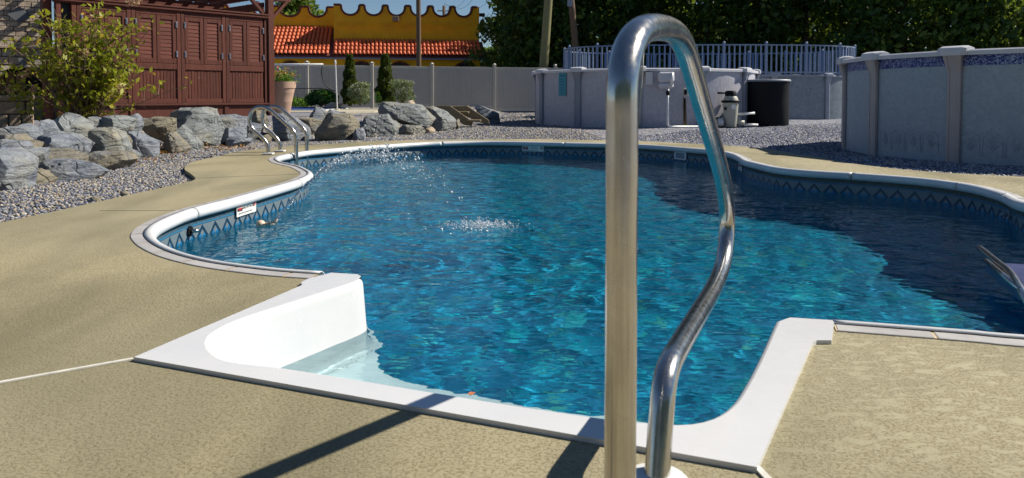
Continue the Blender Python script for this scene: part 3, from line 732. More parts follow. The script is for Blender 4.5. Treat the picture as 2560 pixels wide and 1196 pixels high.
# ------------------------------------------------------------------ scattered gravel
PEB = oct_v * np.array([1, .8, .55])
def pebbles(name, n, xr, yr, rr, mat, keep, label):
    x = RNG.uniform(*xr, n*3); y = RNG.uniform(*yr, n*3)
    m = keep(x, y) & ~in_poly(x, y, DECK2); x, y = x[m][:n], y[m][:n]; n = len(x)
    z = terr(x, y); r = RNG.uniform(*rr, n); a = RNG.uniform(0, 6.28, n); tl_ = RNG.normal(0, .35, n)
    v = PEB[None]*(1 + RNG.uniform(-.35, .35, (n, 6, 1)))*r[:, None, None]
    c, s = np.cos(tl_)[:, None], np.sin(tl_)[:, None]; vx, vz = v[..., 0]*c - v[..., 2]*s, v[..., 0]*s + v[..., 2]*c
    c, s = np.cos(a)[:, None], np.sin(a)[:, None]; vx2, vy2 = vx*c - v[..., 1]*s, vx*s + v[..., 1]*c
    V_ = np.stack([vx2 + x[:, None], vy2 + y[:, None], vz + (z + r*.25)[:, None]], -1).reshape(-1, 3)
    F_ = (oct_f[None] + (np.arange(n)*6)[:, None, None]).reshape(-1, 3)
    o = mesh_np(name, V_, F_, mat); o['kind'] = 'stuff'; tag(o, label, 'gravel')
TLP = tl + [(-12, 40), (-12, 3.5)]
pebbles('gravel', 46000, (-6.6, -2.4), (4.6, 13.6), (.010, .021), M['pebble_warm'], lambda x, y: (x < -2.4) & (terr(x, y) < .12), 'mixed grey and tan gravel between the deck and the left boulders')
pebbles('gravel', 34000, (-5, 1.6), (11, 20), (.016, .030), M['pebble_warm'], lambda x, y: (x > -2.9 - (y-11)*.0) & (terr(x, y) < .2) & (x < 1.6 - (y - 14)*.1), 'tan gravel in front of the far boulders and timber steps')
pebbles('gravel', 62000, (.6, 9), (6, 19), (.014, .028), M['pebble_cool'], lambda x, y: (x > 1.2 - (y-14)*.1) & (y < 12 + x*.9), 'blue grey gravel in front of the above-ground pools')
pebbles('gravel', 12000, (-2.6, 1.5), (20, 30), (.03, .05), M['pebble_warm'], lambda x, y: x > -10, 'tan gravel along the foot of the vinyl fence')

# ------------------------------------------------------------------ boulders
def hull_rock(name, poly_px, Y, depth, mat, label, rough=.06, sink=.10, seed=0):
    rnd = random.Random(seed*13+5)
    P = [AT(x, y, Y) for x, y in poly_px]; c = sum(P, Vector())/len(P)
    zmin = min(p.z for p in P); zmax = max(p.z for p in P); wid = max(p.x for p in P)-min(p.x for p in P); hgt_ = zmax-zmin
    base = Vector((c.x, Y, zmin)); dp = depth if depth else .55*wid
    pts = []
    for p in P:
        q_ = p.copy()
        if q_.z < zmin + .15*hgt_: q_.z -= sink
        pts.append(q_ + Vector((0, rnd.uniform(-.12,.12)*dp, 0)))
        if rnd.random() < .6: pts.append(q_ + Vector((0, .3*dp, 0)))
    for f, d, k in ((.78, -.36, 2), (.45, -.5, 2), (.75, .4, 2), (.4, .5, 3)):
        for j_, p in enumerate(P):
            if (j_ + seed) % k: continue
            j = Vector((rnd.uniform(-.08,.08)*wid, 0, rnd.uniform(-.08,.08)*wid)); q_ = c + (p-c)*f + j
            q_.y += d*dp*rnd.uniform(.7, 1.2)
            if p.z < c.z: q_.z -= sink*.6
            pts.append(q_)
    bm = bmesh.new()
    for p in pts: bm.verts.new(p - base)
    bmesh.ops.convex_hull(bm, input=bm.verts[:])
    bmesh.ops.delete(bm, geom=[v for v in bm.verts if not v.link_faces], context='VERTS')
    bmesh.ops.triangulate(bm, faces=bm.faces[:])
    target = max(.035, wid/18)
    for it in range(5):
        le = [e for e in bm.edges if e.calc_length() > target*1.5]
        if not le or len(bm.faces) > 7000: break
        bmesh.ops.subdivide_edges(bm, edges=le, cuts=1, use_grid_fill=False); bmesh.ops.triangulate(bm, faces=[f for f in bm.faces if len(f.verts) > 3])
    # knock flat fracture faces into the front and top
    cl = c - base
    for k in range(8):
        n_ = Vector((rnd.uniform(-1,1), rnd.uniform(-1.2,-.1), rnd.uniform(-.2,1))).normalized()
        sup = max((v.co-cl).dot(n_) for v in bm.verts); lim = sup*rnd.uniform(.70, .92)
        for v in bm.verts:
            e_ = (v.co-cl).dot(n_)-lim
            if e_ > 0: v.co -= n_*e_*.97
    bm.normal_update(); off = Vector((seed*3.1, seed*1.7, seed*.9))
    tiltv = Vector((rnd.uniform(-.7,.7), rnd.uniform(-.3,.3), 1)).normalized(); mv = {}
    for v in bm.verts:
        w_ = v.co + base; s_ = w_.dot(tiltv)
        n1 = noise.noise(w_*(2.2/wid) + off)*.6 + noise.noise(w_*5.5 + off)*.06/wid*.6
        n1 -= .25
        rg = noise.ridged_multi_fractal(w_*(1.1/wid)+off, 1.0, 2.1, 5, 1.0, 2.0) - 1.0
        st1 = s_*(7/wid) + n1*.8; lay = (st1 - math.floor(st1))
        lay = (lay**3)*.9 * (1 if noise.noise(Vector((math.floor(st1)*1.7, seed*2.3, 0))) > -.1 else -.6)
        mv[v] = v.normal*((n1*.8 - lay*.55 + rg*.35)*rough*.8*wid)
    for v, d in mv.items(): v.co += d
    bm.normal_update()
    for f in bm.faces: f.smooth = True
    for e in bm.edges:
        if len(e.link_faces) == 2 and e.calc_face_angle(0) > .28: e.smooth = False
    me = bpy.data.meshes.new(name); bm.to_mesh(me); bm.free(); me.materials.append(M[mat])
    o = link(bpy.data.objects.new(name, me)); o.location = base; tag(o, label, 'boulder', 'boulders edging the terrace')
ROCKS = [
 ([(-14,362),(16,368),(48,390),(63,411),(62,431),(54,457),(36,464),(-14,468)], 6.35, .6, 'rock_blue', 'large rounded grey boulder cut off by the lower left edge of the rock row'),
 ([(40,378),(60,370),(100,376),(114,383),(100,399),(64,405),(46,392)], 7.1, .5, 'rock_blue', 'blue grey slate slab leaning behind the large rounded boulder at left'),
 ([(70,407),(112,400),(170,400),(221,411),(257,431),(223,437),(170,437),(138,434),(90,421)], 7.05, .5, 'rock_blue', 'long dark slate slab lying lowest at the gravel edge on the left'),
 ([(60,421),(112,427),(136,447),(112,454),(62,455)], 6.75, .4, 'rock_tan', 'brown wedge stone tucked under the long dark slate slab'),
 ([(104,372),(150,376),(200,387),(201,400),(150,398),(108,392)], 7.6, .5, 'rock_tan', 'flat tan plank-like stone on top of the long dark slate slab'),
 ([(203,400),(241,378),(313,380),(323,400),(275,419),(231,416),(215,410)], 8.0, .7, 'rock_tan', 'low tan and grey stone under the big pale upright slab'),
 ([(219,330),(241,320),(281,317),(299,330),(313,366),(315,386),(267,388),(221,380),(216,348)], 8.5, .5, 'rock_grey', 'big pale upright slab with a flat cut face, centre of the left pile'),
 ([(88,348),(128,330),(171,336),(201,348),(216,360),(214,376),(177,376),(145,375),(92,366)], 8.0, .6, 'rock_blue', 'dark blue boulder with sharp ridge left of the big pale slab'),
 ([(122,308),(167,277),(187,283),(211,310),(219,330),(195,342),(153,332),(122,318)], 9.2, .6, 'rock_grey', 'tall pyramid shaped boulder at the foot of the leafy shrub'),
 ([(97,316),(104,297),(112,301),(121,312),(151,322),(156,330),(124,332),(100,326)], 8.7, .4, 'rock_blue', 'small blue stone with a raised pointed end left of the pyramid boulder'),
 ([(40,318),(54,310),(80,314),(89,328),(85,350),(64,352),(46,342)], 8.4, .5, 'rock_blue', 'dark lumpy boulder below the tan block pillar'),
 ([(-12,330),(24,315),(40,318),(50,338),(20,345),(-12,345)], 8.5, .5, 'rock_blue', 'grey boulder at the left picture edge under the block pillar'),
 ([(-12,338),(44,335),(66,353),(48,358),(-12,357)], 7.9, .5, 'rock_tan', 'flat brown stone at the left edge above the slate'),
 ([(48,353),(80,353),(94,360),(92,370),(58,368)], 7.6, .35, 'rock_tan', 'small flat brown stone between the dark boulders at left'),
 ([(-12,350),(48,355),(59,366),(42,380),(-12,382)], 7.0, .5, 'rock_blue', 'blue slate stone resting above the large rounded boulder'),
 ([(207,303),(225,292),(247,298),(263,316),(247,322),(215,318)], 9.8, .5, 'rock_blue', 'pale blue boulder just right of the shrub stems'),
 ([(249,298),(267,288),(295,289),(325,296),(333,314),(309,330),(285,328),(262,318)], 10.0, .7, 'rock_grey', 'broad grey and tan boulder below the left cabana panel'),
 ([(322,293),(337,284),(347,294),(353,308),(340,320),(326,314)], 10.4, .35, 'rock_blue', 'small upright bluish stone between two broad boulders'),
 ([(300,332),(319,328),(355,340),(385,354),(395,384),(350,389),(316,380)], 9.5, .55, 'rock_blue', 'sloping slate slab leaning right of the big pale slab'),
 ([(303,336),(313,339),(324,362),(318,388),(305,376)], 9.15, .3, 'rock_tan', 'narrow tan wedge between the pale slab and the sloping slate'),
 ([(321,379),(330,372),(347,387),(341,393),(324,393)], 9.05, .22, 'rock_blue', 'small grey stone at the foot of the sloping slate slab'),
 ([(355,298),(382,290),(436,293),(439,306),(425,328),(402,331),(374,325),(357,314)], 10.9, .7, 'rock_tan', 'tan boulder with pale broken face left of the largest boulder'),
 ([(403,337),(428,330),(457,346),(469,371),(449,380),(417,380),(407,359)], 10.2, .5, 'rock_tan', 'split tan and grey stone below the tan boulder at the gravel'),
 ([(436,317),(452,312),(475,337),(500,359),(498,371),(467,374),(455,348)], 10.6, .45, 'rock_grey', 'pointed pale stone leaning on the lower left of the largest boulder'),
 ([(403,289),(444,271),(511,267),(531,273),(541,287),(547,327),(550,350),(530,359),(515,362),(483,348),(460,325),(434,298)], 11.7, 1.0, 'rock_grey', 'largest boulder with a rounded layered top in front of the cabana'),
 ([(540,288),(577,286),(600,293),(604,320),(546,321)], 12.2, .8, 'rock_blue', 'square dark faced block against the right of the largest boulder'),
 ([(547,321),(577,317),(602,318),(609,344),(558,350),(549,345)], 12.0, .6, 'rock_blue', 'dark flat stone under the square dark block'),
 ([(556,351),(577,347),(622,345),(627,355),(585,362),(560,360)], 11.7, .5, 'rock_blue', 'low pale blue stone on the gravel left of the ladder'),
 ([(628,284),(644,274),(664,277),(668,293),(656,310),(632,311)], 13.9, .6, 'rock_tan', 'brown rounded stone seen through the ladder arches'),
 ([(606,305),(632,309),(652,312),(648,340),(628,352),(607,340)], 13.2, .6, 'rock_blue', 'shadowed dark stone behind the left ladder rail'),
 ([(675,289),(702,282),(727,292),(766,320),(772,346),(744,349),(705,349),(683,325)], 13.4, .9, 'rock_blue', 'dark wedge boulder right of the ladder with a sloping pale top'),
 ([(655,341),(667,336),(678,346),(667,352),(656,351)], 12.9, .25, 'rock_tan', 'little tan stone between the two ladder rails'),
 ([(745,297),(777,294),(802,303),(796,326),(774,332),(752,322)], 14.0, .6, 'rock_tan', 'dark brown rough boulder left of the big flat-faced tan boulder'),
 ([(773,292),(786,267),(803,270),(815,281),(806,303),(782,299)], 14.4, .5, 'rock_blue', 'pale blue angular stone topping the rocks right of the ladder'),
 ([(810,293),(820,273),(843,279),(852,287),(836,300),(814,301)], 14.6, .45, 'rock_blue', 'small pointed blue stone behind the flat-faced tan boulder'),
 ([(783,333),(805,299),(837,284),(875,285),(892,299),(896,314),(880,350),(824,350),(790,344)], 13.3, .7, 'rock_tan', 'big flat-faced tan boulder in the middle of the far row'),
 ([(879,344),(888,322),(905,319),(916,333),(914,348),(895,349)], 13.1, .35, 'rock_blue', 'small pale jagged stone at the gravel right of the tan boulder'),
 ([(893,306),(909,290),(968,285),(977,300),(994,320),(992,338),(930,341),(899,328)], 14.2, .8, 'rock_grey', 'layered grey block left of the timber steps and below the long boulder'),
 ([(943,260),(951,254),(993,261),(1056,267),(1071,279),(1088,298),(1069,311),(1025,306),(983,301),(944,286)], 15.4, 1.0, 'rock_grey', 'long tilted boulder lying across the top of the far row'),
 ([(1050,268),(1086,265),(1114,278),(1138,300),(1141,318),(1107,328),(1074,320),(1084,298)], 16.2, .9, 'rock_grey', 'smooth grey boulder beside the timber steps'),
 ([(994,324),(1008,313),(1061,314),(1064,329),(1025,336),(998,334)], 14.9, .4, 'rock_grey', 'squat pale stone tucked below the long tilted boulder'),
 ([(1062,322),(1078,317),(1091,325),(1079,331),(1064,330)], 15.3, .3, 'rock_pale', 'small pale stone at the right foot of the long tilted boulder'),
 ([(1183,269),(1194,261),(1215,269),(1247,285),(1252,306),(1225,310),(1198,291)], 19.0, .8, 'rock_blue', 'dark smooth boulder right of the timber steps by the fence'),
 ([(1003,262),(1016,254),(1033,250),(1041,263),(1006,268)], 20.0, .6, 'rock_pale', 'pale orange stone behind the long boulder near the white flowers'),
 ([(814,263),(829,256),(858,260),(848,266),(818,267)], 25.6, .5, 'rock_pale', 'flat orange stone at the foot of the volleyball pole'),
 ([(1136,303),(1147,297),(1151,311),(1140,314)], 16.4, .25, 'rock_tan', 'small rounded brown stone against the left side of the timber steps'),
 ([(918,337),(940,333),(947,340),(930,343)], 13.9, .25, 'rock_tan', 'thin flat stone in front of the layered grey block'),
 ([(972,297),(990,303),(1000,318),(985,322),(972,312)], 14.6, .4, 'rock_grey', 'rounded stone wedged right of the layered grey block'),
]
for i, (pl, Y, dp, mt, lb) in enumerate(ROCKS): hull_rock('boulder', pl, Y, dp, mt, lb, .045, .12, i+1)
for px, py, lb in ((313,486,'single round brown pebble on the deck edge of the left gravel'), (238,500,'lone brown cobble lying in the left gravel')):
    g_ = G(px, py, -.03); 
    o = MB().lathe([(.004,-.02),(.03,-.012),(.036,.004),(.026,.02),(.004,.027)], 12).build('cobble', M['rock_tan'], None, True); o.location = g_; o.rotation_euler = (.2, .1, 1); tag(o, lb, 'stone')
# fallen brown leaves between the rocks
def litter(cx, cy_, n, sx, sy):
    x = cx + RNG.normal(size=n)*sx; y = cy_ + RNG.normal(size=n)*sy; z = terr(x, y) + RNG.uniform(.01, .05, n); return np.stack([x, y, z], -1)
def quads(cs, size, up_bias=.0, aspect=.55):
    n = len(cs); a = RNG.normal(size=(n, 3)); a /= np.linalg.norm(a, axis=1, keepdims=True)
    b = RNG.normal(size=(n, 3)); b[:, 2] += 0; nn = RNG.normal(size=(n, 3)); nn[:, 2] += up_bias
    nn /= np.linalg.norm(nn, axis=1, keepdims=True); u = np.cross(nn, a); u /= np.linalg.norm(u, axis=1, keepdims=True)+1e-9; v = np.cross(nn, u)
    s = (size*RNG.uniform(.6, 1.3, n))[:, None] if np.isscalar(size) else (size*RNG.uniform(.7, 1.2, n))[:, None]
    u = u*s; v = v*s*aspect
    V_ = np.stack([cs - u, cs - v*.9 + nn*s*.12, cs + u, cs + v*.9 + nn*s*.12], 1).reshape(-1, 3); F_ = np.arange(4*n).reshape(-1, 4); return V_, F_
g1 = G(395, 370, -.02); cs = np.concatenate([litter(-4.75, 10.1, 700, .14, .5), litter(-4.4, 9.2, 160, .35, .5), litter(-4.3, 10.9, 160, .3, .3)])
V_, F_ = quads(cs, .022, 2.0, .6); o = mesh_np('leaf_litter', V_, F_, leaf_mat('litter', [(0, (.16, .06, .02)), (.6, (.32, .14, .04)), (1, (.45, .26, .10))], .8, .1)); o['kind'] = 'stuff'; tag(o, 'drift of fallen rusty brown leaves between the left boulders', 'leaves')

# ------------------------------------------------------------------ cabana of stained shutters with pergola
CO = Vector((-5.65, 17.5, 0)); CR = math.atan2(.753, .657); FZ = .30
cab = thing('cabana', 'weathered red-brown wooden cabana wall with louvred shutters under a pergola', 'cabana', tuple(CO), CR)
W, WH = M['redwood'], M['redwood_h']
NPN = 5; XL = -4.35
def cb(name, x0, x1, y0, y1, z0, z1, mat=W, par=cab, bv=.006): return MB().box(x0, x1, y0, y1, z0, z1).build(name, mat, par, bevel=bv)
cb('base_board', XL, 0, -.02, .03, FZ-.05, .535)
cb('sill', XL-.02, .02, -.075, .05, .537, .577)
cb('back_panel', XL, 0, .045, .06, .578, 2.49, M['dark'])
cb('cap_rail', XL-.04, .04, -.10, .10, 2.565, 2.60); cb('cap_board', XL-.02, .02, -.06, .08, 2.49, 2.563)
cb('cap_moulding', XL-.03, .03, -.085, -.062, 2.51, 2.55)
for i in range(NPN):
    xr = -i*1.0; xl = max(-(i+1)*1.0, XL)
    cb('stile', xr-.085 if i else xr-.06, xr-.003, -.045, .042, .58, 2.487)
    cb('stile', xl+.003, xl+.085, -.045, .042, .58, 2.487)
    if i: cb('base_block', xr-.05, xr+.05, -.045, -.022, FZ-.04, .533)
    a, b = xl+.088, xr-.088
    if b - a < .3: continue
    cb('top_rail', a, b, -.035, .04, 2.40, 2.486); cb('mid_rail', a, b, -.04, .04, 1.285, 1.405); cb('bottom_rail', a, b, -.04, .04, .58, .675)
    nb = 12; wd = (b-a)/nb
    for k in range(nb): cb('plank', a+k*wd+.003, a+(k+1)*wd-.003, -.014-(k*7 % 3)*.003, .03, .677, 1.283, W, cab, .003)
    mx = (a+b)/2
    for s0, s1, hx in ((a+.006, mx-.005, a+.002), (mx+.005, b-.006, b-.002)):
        sh = MB().box(s0, s0+.075, -.04, .012, 1.412, 2.393).box(s1-.075, s1, -.04, .012, 1.412, 2.393).box(s0+.075, s1-.075, -.039, .011, 2.31, 2.393).box(s0+.075, s1-.075, -.039, .011, 1.412, 1.505).build('shutter', W, cab, bevel=.004)
        ns = 10; hz = (2.31-1.505)/ns
        for k in range(ns):
            z0 = 1.505 + k*hz; mb = MB(); y_ = -.020
            mb.add([(s0+.077,y_-.007,z0+.003),(s1-.077,y_-.007,z0+.003),(s1-.077,y_+.001,z0+hz-.002),(s0+.077,y_+.001,z0+hz-.002),(s0+.077,y_+.004,z0+.003),(s1-.077,y_+.004,z0+.003),(s1-.077,y_+.026,z0+hz-.002),(s0+.077,y_+.026,z0+hz-.002)],
                   [(0,1,2,3),(7,6,5,4),(0,4,5,1),(3,2,6,7),(0,3,7,4),(1,5,6,2)]); mb.build('slat', WH, sh)
        for z in (1.55, 2.16): MB().box(hx-.016, hx+.016, -.056, -.046, z, z+.12).tube([(hx,-.06,z+.01),(hx,-.06,z+.11)], .008, 6).build('hinge', M['hinge'], sh)
# posts, beams and rafters
for x, y in ((.10, .0), (XL-.1, .16), (.10, 3.3), (XL-.1, 3.3)): cb('post', x-.075, x+.075, y-.075, y+.075, FZ-.05, 2.95, W, cab, .01)
for y in (.16, 3.3): cb('beam', XL-.6, .75, y-.045, y+.045, 2.955, 3.14, W, cab, .01)
cb('beam', .06, .11, .22, 3.8, 2.72, 2.90, W)
for x, sx in ((.10, 1), (.10, -1), (XL-.1, 1)):
    MB().bar((x+sx*.06, .02, 2.52), (x+sx*.46, .02, 2.94), .07, .09, (0, 1, 0)).build('brace', W, cab, bevel=.006)
MB().bar((.10, .08, 2.48), (.10, .52, 2.93), .07, .09, (1, 0, 0)).build('brace', W, cab, bevel=.006)
for k in range(14):
    x = XL-.4 + k*.42; cb('rafter', x-.02, x+.02, .06, 3.95, 3.145, 3.28, W, cab, .004)
for k in range(20):
    y = .14 + k*.2; cb('batten', XL-.7, 1.35, y-.018, y+.018, 3.285, 3.325, W, cab, .003)
MB().box(-3.4, -3.0, 2.2, 2.6, 2.3, 2.6).box(-3.42,-2.98,2.18,2.62,2.60,2.63)
# terrace paving under the cabana
mb = MB(); mb.prism([Vector((-13,11.8,.285)), Vector((-8.2,11.8,.285)), Vector((-6.3,14.6,.285)), Vector((-5.0,17.0,.285)), Vector((-3.6,18.2,.285)), Vector((-6,24,.285)), Vector((-13,24,.285))], (0,0,-.2))
o = mb.build('patio', M['paving']); o['kind'] = 'structure'

# ------------------------------------------------------------------ fireplace of stone blocks
FY = 15.0; fo = AT(62, 285, FY)
fire = thing('fireplace', 'tan stone block outdoor fireplace with arched opening and blue stone keystone', 'fireplace', (fo.x, FY, .285), R(38))
def fz(py): return AT(62, py, FY).z - .285
def fxx(px): return (AT(px, 200, FY).x - fo.x)/.80
xa, xb = fxx(-45), fxx(150); arch_c = fxx(60); arch_w = (fxx(124)-fxx(-4))/2; arch_base = fz(240); arch_h = fz(166)-fz(240)
MB().box(xa+.02, xb-.02, .62, 1.0, 0, fz(122)-.01).build('core', M['mortar'], fire)
MB().box(fxx(12), fxx(104), .25, 1.0, fz(122), fz(-60)).build('chimney_core', M['mortar'], fire)
MB().box(arch_c-arch_w-.05, arch_c+arch_w+.05, .56, .61, arch_base, arch_base+arch_h+.02).build('firebox', M['dark'], fire)
for k in range(7):
    x0 = arch_c-arch_w+k*arch_w*.28; MB().box(x0+.01, x0+arch_w*.26, .50, .555, arch_base, arch_base+arch_h*.82).build('fire_screen', M['timber'], fire) if k < 4 else None
def inarch(x, z): return z < arch_base+arch_h*1.0 and ((x-arch_c)/arch_w)**2 + max(0, (z-arch_base)/arch_h)**2 < 1.0
row = 0; z = fz(240)
brick_n = 0
while z < fz(122)-.03:
    hh_ = .155 if z < fz(140) else .085; x = xa + (row % 2)*.12
    while x < xb:
        wv = random.uniform(.22, .32); x1 = min(x+wv, xb)
        nseg = 1
        def cut(x_): 
            # height of the arch line at x_
            t = (x_-arch_c)/arch_w; return arch_base + arch_h*math.sqrt(max(0, 1-t*t)) if abs(t) < 1 else -9
        zl, zr = max(z, cut(x)+.0), max(z, cut(x1)+.0); z1 = z+hh_-.012
        if x1-x > .05 and (zl < z1-.02 or zr < z1-.02):
            zl = min(zl, z1-.005); zr = min(zr, z1-.005); d0 = .08+random.uniform(-.012,.012)
            MB().prism([(x, d0, zl), (x1-.012, d0, zr), (x1-.012, d0, z1), (x, d0, z1)], (0, .54, 0)).build('brick', M['stonebrick'], fire, bevel=.006)
        x = x1
    z += hh_; row += 1
zt = fz(122)
MB().box(xa-.03, xb+.03, .0, .95, zt-.0, zt+.055).build('ledge', M['stonebrick'], fire, bevel=.008)
z = zt+.058; row = 0
while z < fz(-40):
    x = fxx(12) + 0; first = (row % 2)*.1
    while x < fxx(104)-.03:
        x1 = min(x + (random.uniform(.17, .24) if not first else first), fxx(104)); first = 0
        d0 = .14+random.uniform(-.012,.012)
        MB().box(x, x1-.010, d0, .5, z, z+.088).build('brick', M['stonebrick'], fire, bevel=.005); x = x1
    z += .098; row += 1
MB().prism([(fxx(34), .10, fz(36)), (fxx(54), .10, fz(58)), (fxx(76), .10, fz(40)), (fxx(56), .10, fz(14))], (0, .035, 0)).build('plaque', M['bluestone'], fire, bevel=.005)
MB().prism([(arch_c-.07, .04, arch_base+arch_h-.02), (arch_c+.07, .04, arch_base+arch_h-.02), (arch_c+.09, .04, arch_base+arch_h+.16), (arch_c-.09, .04, arch_base+arch_h+.16)], (0, .1, 0)).build('keystone', M['bluestone'], fire, bevel=.006)
MB().box(xa, xb+.02, -.55, .6, arch_base-.075, arch_base-.003).build('hearth_slab', M['block'], fire, bevel=.012)
MB().box(xa, xb-.1, -.40, .6, fz(262), arch_base-.08).build('hearth_base', M['stonebrick'], fire, bevel=.01)
MB().box(xa, xb, -.5, .6, 0, fz(262)-.004).build('hearth_step', M['block'], fire, bevel=.01)
# block pillar
po = AT(20, 320, 10.6); pil = thing('block_pillar', 'short tan split-face block pillar with flat cap at the left edge', 'pillar', (po.x, 10.6, po.z-.05), R(30))
pz = lambda y: AT(20, y, 10.6).z - (po.z-.05); pxx = lambda x: (AT(x, 280, 10.6).x - po.x)/.87
MB().box(pxx(-60), pxx(67), -.02, .45, pz(252), pz(239)).build('cap', M['block'], pil, bevel=.012)
MB().box(pxx(-55), pxx(63), .03, .42, -.1, pz(253)).build('core', M['mortar'], pil)
for zi, (y0, y1) in enumerate(((286, 254), (320, 287))):
    for a, b in (((-55, -5), (-4, 51), (53, 65)), ((-55, -20), (-18, 19), (21, 43), (45, 65)))[zi]:
        MB().box(pxx(a)+.004, pxx(b)-.004, .0+random.uniform(0,.012), .44, pz(y0)+.004 if zi == 0 else -.1, pz(y1)-.003).build('block', M['block'], pil, bevel=.012)

# ------------------------------------------------------------------ vinyl fence
def P3(px, Y, z): 
    p = AT(px, 241, Y); return Vector((p.x, Y, z))
fpx = [(300, 27.4), (460, 28.2), (693-75, 29.0), (768, 29.4), (930, 30.2), (1080, 31.0), (1236, 31.8), (1388, 32.6), (1540, 33.4), (1690, 34.2)]
fen = thing('vinyl_fence', 'pale beige vinyl privacy fence with capped posts behind the boulders', 'fence', (0, 0, 0))
FP = [Vector((AT(x, 241, Y).x, Y, 0)) for x, Y in fpx]; FH = 1.93
for p in FP:
    z0 = tz(p.x, p.y)
    mb = MB().box(p.x-.065, p.x+.065, p.y-.065, p.y+.065, z0-.1, FH+.10); pst = mb.build('post', M['vinyl_post'], fen, bevel=.008)
    MB().box(p.x-.085, p.x+.085, p.y-.085, p.y+.085, FH+.10, FH+.125).lathe([(.07,0),(.05,.03),(.01,.045)], 4, (p.x, p.y, FH+.125)).build('post_cap', M['vinyl_post'], pst)
for a, b in zip(FP, FP[1:]):
    d = (b-a).normalized(); n_ = Vector((d.y, -d.x, 0)); z0 = max(.02, min(tz(a.x, a.y), tz(b.x, b.y)))
    a2, b2 = a+d*.066, b-d*.066
    MB().bar(a2+Vector((0,0,FH-.04)), b2+Vector((0,0,FH-.04)), .05, .10).build('top_rail', M['vinyl_post'], fen, bevel=.004)
    MB().bar(a2+Vector((0,0,z0+.12)), b2+Vector((0,0,z0+.12)), .05, .14).build('bottom_rail', M['vinyl_post'], fen, bevel=.004)
    nb = 16; L_ = (b2-a2).length/nb
    for k in range(nb):
        s0 = a2 + d*(k*L_+.0012); s1 = a2 + d*((k+1)*L_-.0012); zz0, zz1 = z0+.192, FH-.092
        mb = MB().prism([s0+n_*.009, s0+d*.006+n_*.012, s1-d*.006+n_*.012, s1+n_*.009, s1-n_*.012, s0-n_*.012], (0, 0, zz1-zz0))
        o = mb.build('plank', M['vinyl'], fen); o.location.z = zz0

# ------------------------------------------------------------------ ochre building
BY = 48.0; bld = thing('ochre_building', 'ochre stucco building with scalloped parapet and orange clay tile roof', 'building', (AT(1000,241,BY).x, BY, 0), R(9))
BX = AT(1000, 241, BY).x
def bx(px): return (AT(px, 241, BY).x - BX)
def bz(py, Y=BY): return AT(1000, py, Y).z
def parapet(name, tops, ztop, zbot, zbase, y, thick, x0, x1, par):
    pts = [(x0, ztop if tops[0][0] <= x0+.02 else ztop)]
    line = []
    for i, (a, b) in enumerate(tops):
        line += [(a, ztop), (b, ztop)]
        if i < len(tops)-1:
            a2 = tops[i+1][0]; m = (b+a2)/2; hw_ = (a2-b)/2; dep = ztop-zbot
            for k in range(1, 14):
                t = math.pi*k/14; line.append((m-hw_*math.cos(t), ztop-dep*math.sin(t)**.8))
    poly = [(x0, zbase)] + [(x0, line[0][1])]*(0 if abs(line[0][0]-x0) < .01 else 1) + line + [(x1, line[-1][1])]*(0 if abs(line[-1][0]-x1) < .01 else 1) + [(x1, zbase)]
    bm = bmesh.new(); vs = [bm.verts.new((x, y, z)) for x, z in poly]
    for i in range(len(vs)): bm.edges.new((vs[i], vs[(i+1) % len(vs)]))
    bmesh.ops.triangle_fill(bm, edges=bm.edges[:]); 
    r_ = bmesh.ops.extrude_face_region(bm, geom=bm.faces[:]); bmesh.ops.translate(bm, vec=(0, thick, 0), verts=[e for e in r_['geom'] if isinstance(e, bmesh.types.BMVert)])
    bmesh.ops.recalc_face_normals(bm, faces=bm.faces); me = bpy.data.meshes.new(name); bm.to_mesh(me); bm.free(); me.materials.append(M['stucco']); wl = link(bpy.data.objects.new(name, me), par)
    mb = MB()
    for (xa_, za), (xb_, zb) in zip(line, line[1:]): mb.bar((xa_, y+thick/2-.02, za-.02), (xb_, y+thick/2-.02, zb-.02), thick+.08, .13)
    mb.build('brick_coping', M['brick_trim'], wl)
    return wl
YR = 1.0; YL = 3.2
tr = [(bx(837), bx(855)), (bx(900), bx(913)), (bx(958), bx(971)), (bx(1014), bx(1028)), (bx(1072), bx(1085)), (bx(1129), bx(1141)), (bx(1185), bx(1198))]
wR = parapet('parapet_wall', tr, bz(14, BY+YR), bz(39, BY+YR), bz(104, BY+YR), YR, .3, bx(837), bx(1204), bld)
k_ = (BY+YL)/BY
tlp = [(bx(575)*k_, bx(592)*k_), (bx(636)*k_, bx(650)*k_), (bx(698)*k_, bx(712)*k_), (bx(762)*k_, bx(781)*k_), (bx(825)*k_, bx(850)*k_)]
off_ = (1-k_)*0
wL = parapet('parapet_wall', tlp, bz(21, BY+YL), bz(45, BY+YL), bz(75, BY+YL), YL, .3, bx(560)*k_, bx(852)*k_, bld)
MB().box(bx(837), bx(837)+.3, YR+.32, YL+4, bz(104), bz(22, BY+YR)).build('return_wall', M['stucco'], bld)
MB().box(bx(560), bx(1204), YL+.4, YL+9, .0, bz(60)).build('rear_block', M['stucco'], bld)
MB().box(bx(560), bx(1203), .0, YR+6, .0, bz(146)-.02).build('front_wall', M['stucco'], bld)
ez = bz(140); tz_r = bz(101, BY+YR); tz_l = bz(71, BY+YL); EY = -.45
MB().box(bx(560), bx(1213), EY, EY+.06, ez-.24, ez-.03).build('fascia', M['fascia'], bld)
MB().box(bx(560), bx(1213), EY+.06, .0, ez-.20, ez-.16).build('soffit', M['fascia'], bld)
for x0, x1 in ((bx(845), bx(1180)),):
    z_ = bz(63, BY+YR); mb = MB(); mb.box(x0, x1, YR-.04, YR-.002, z_+.05, z_+.11); mb.box(x0, x1, YR-.04, YR-.002, z_-.13, z_-.07); mb.build('string_course', M['stucco'], wR)
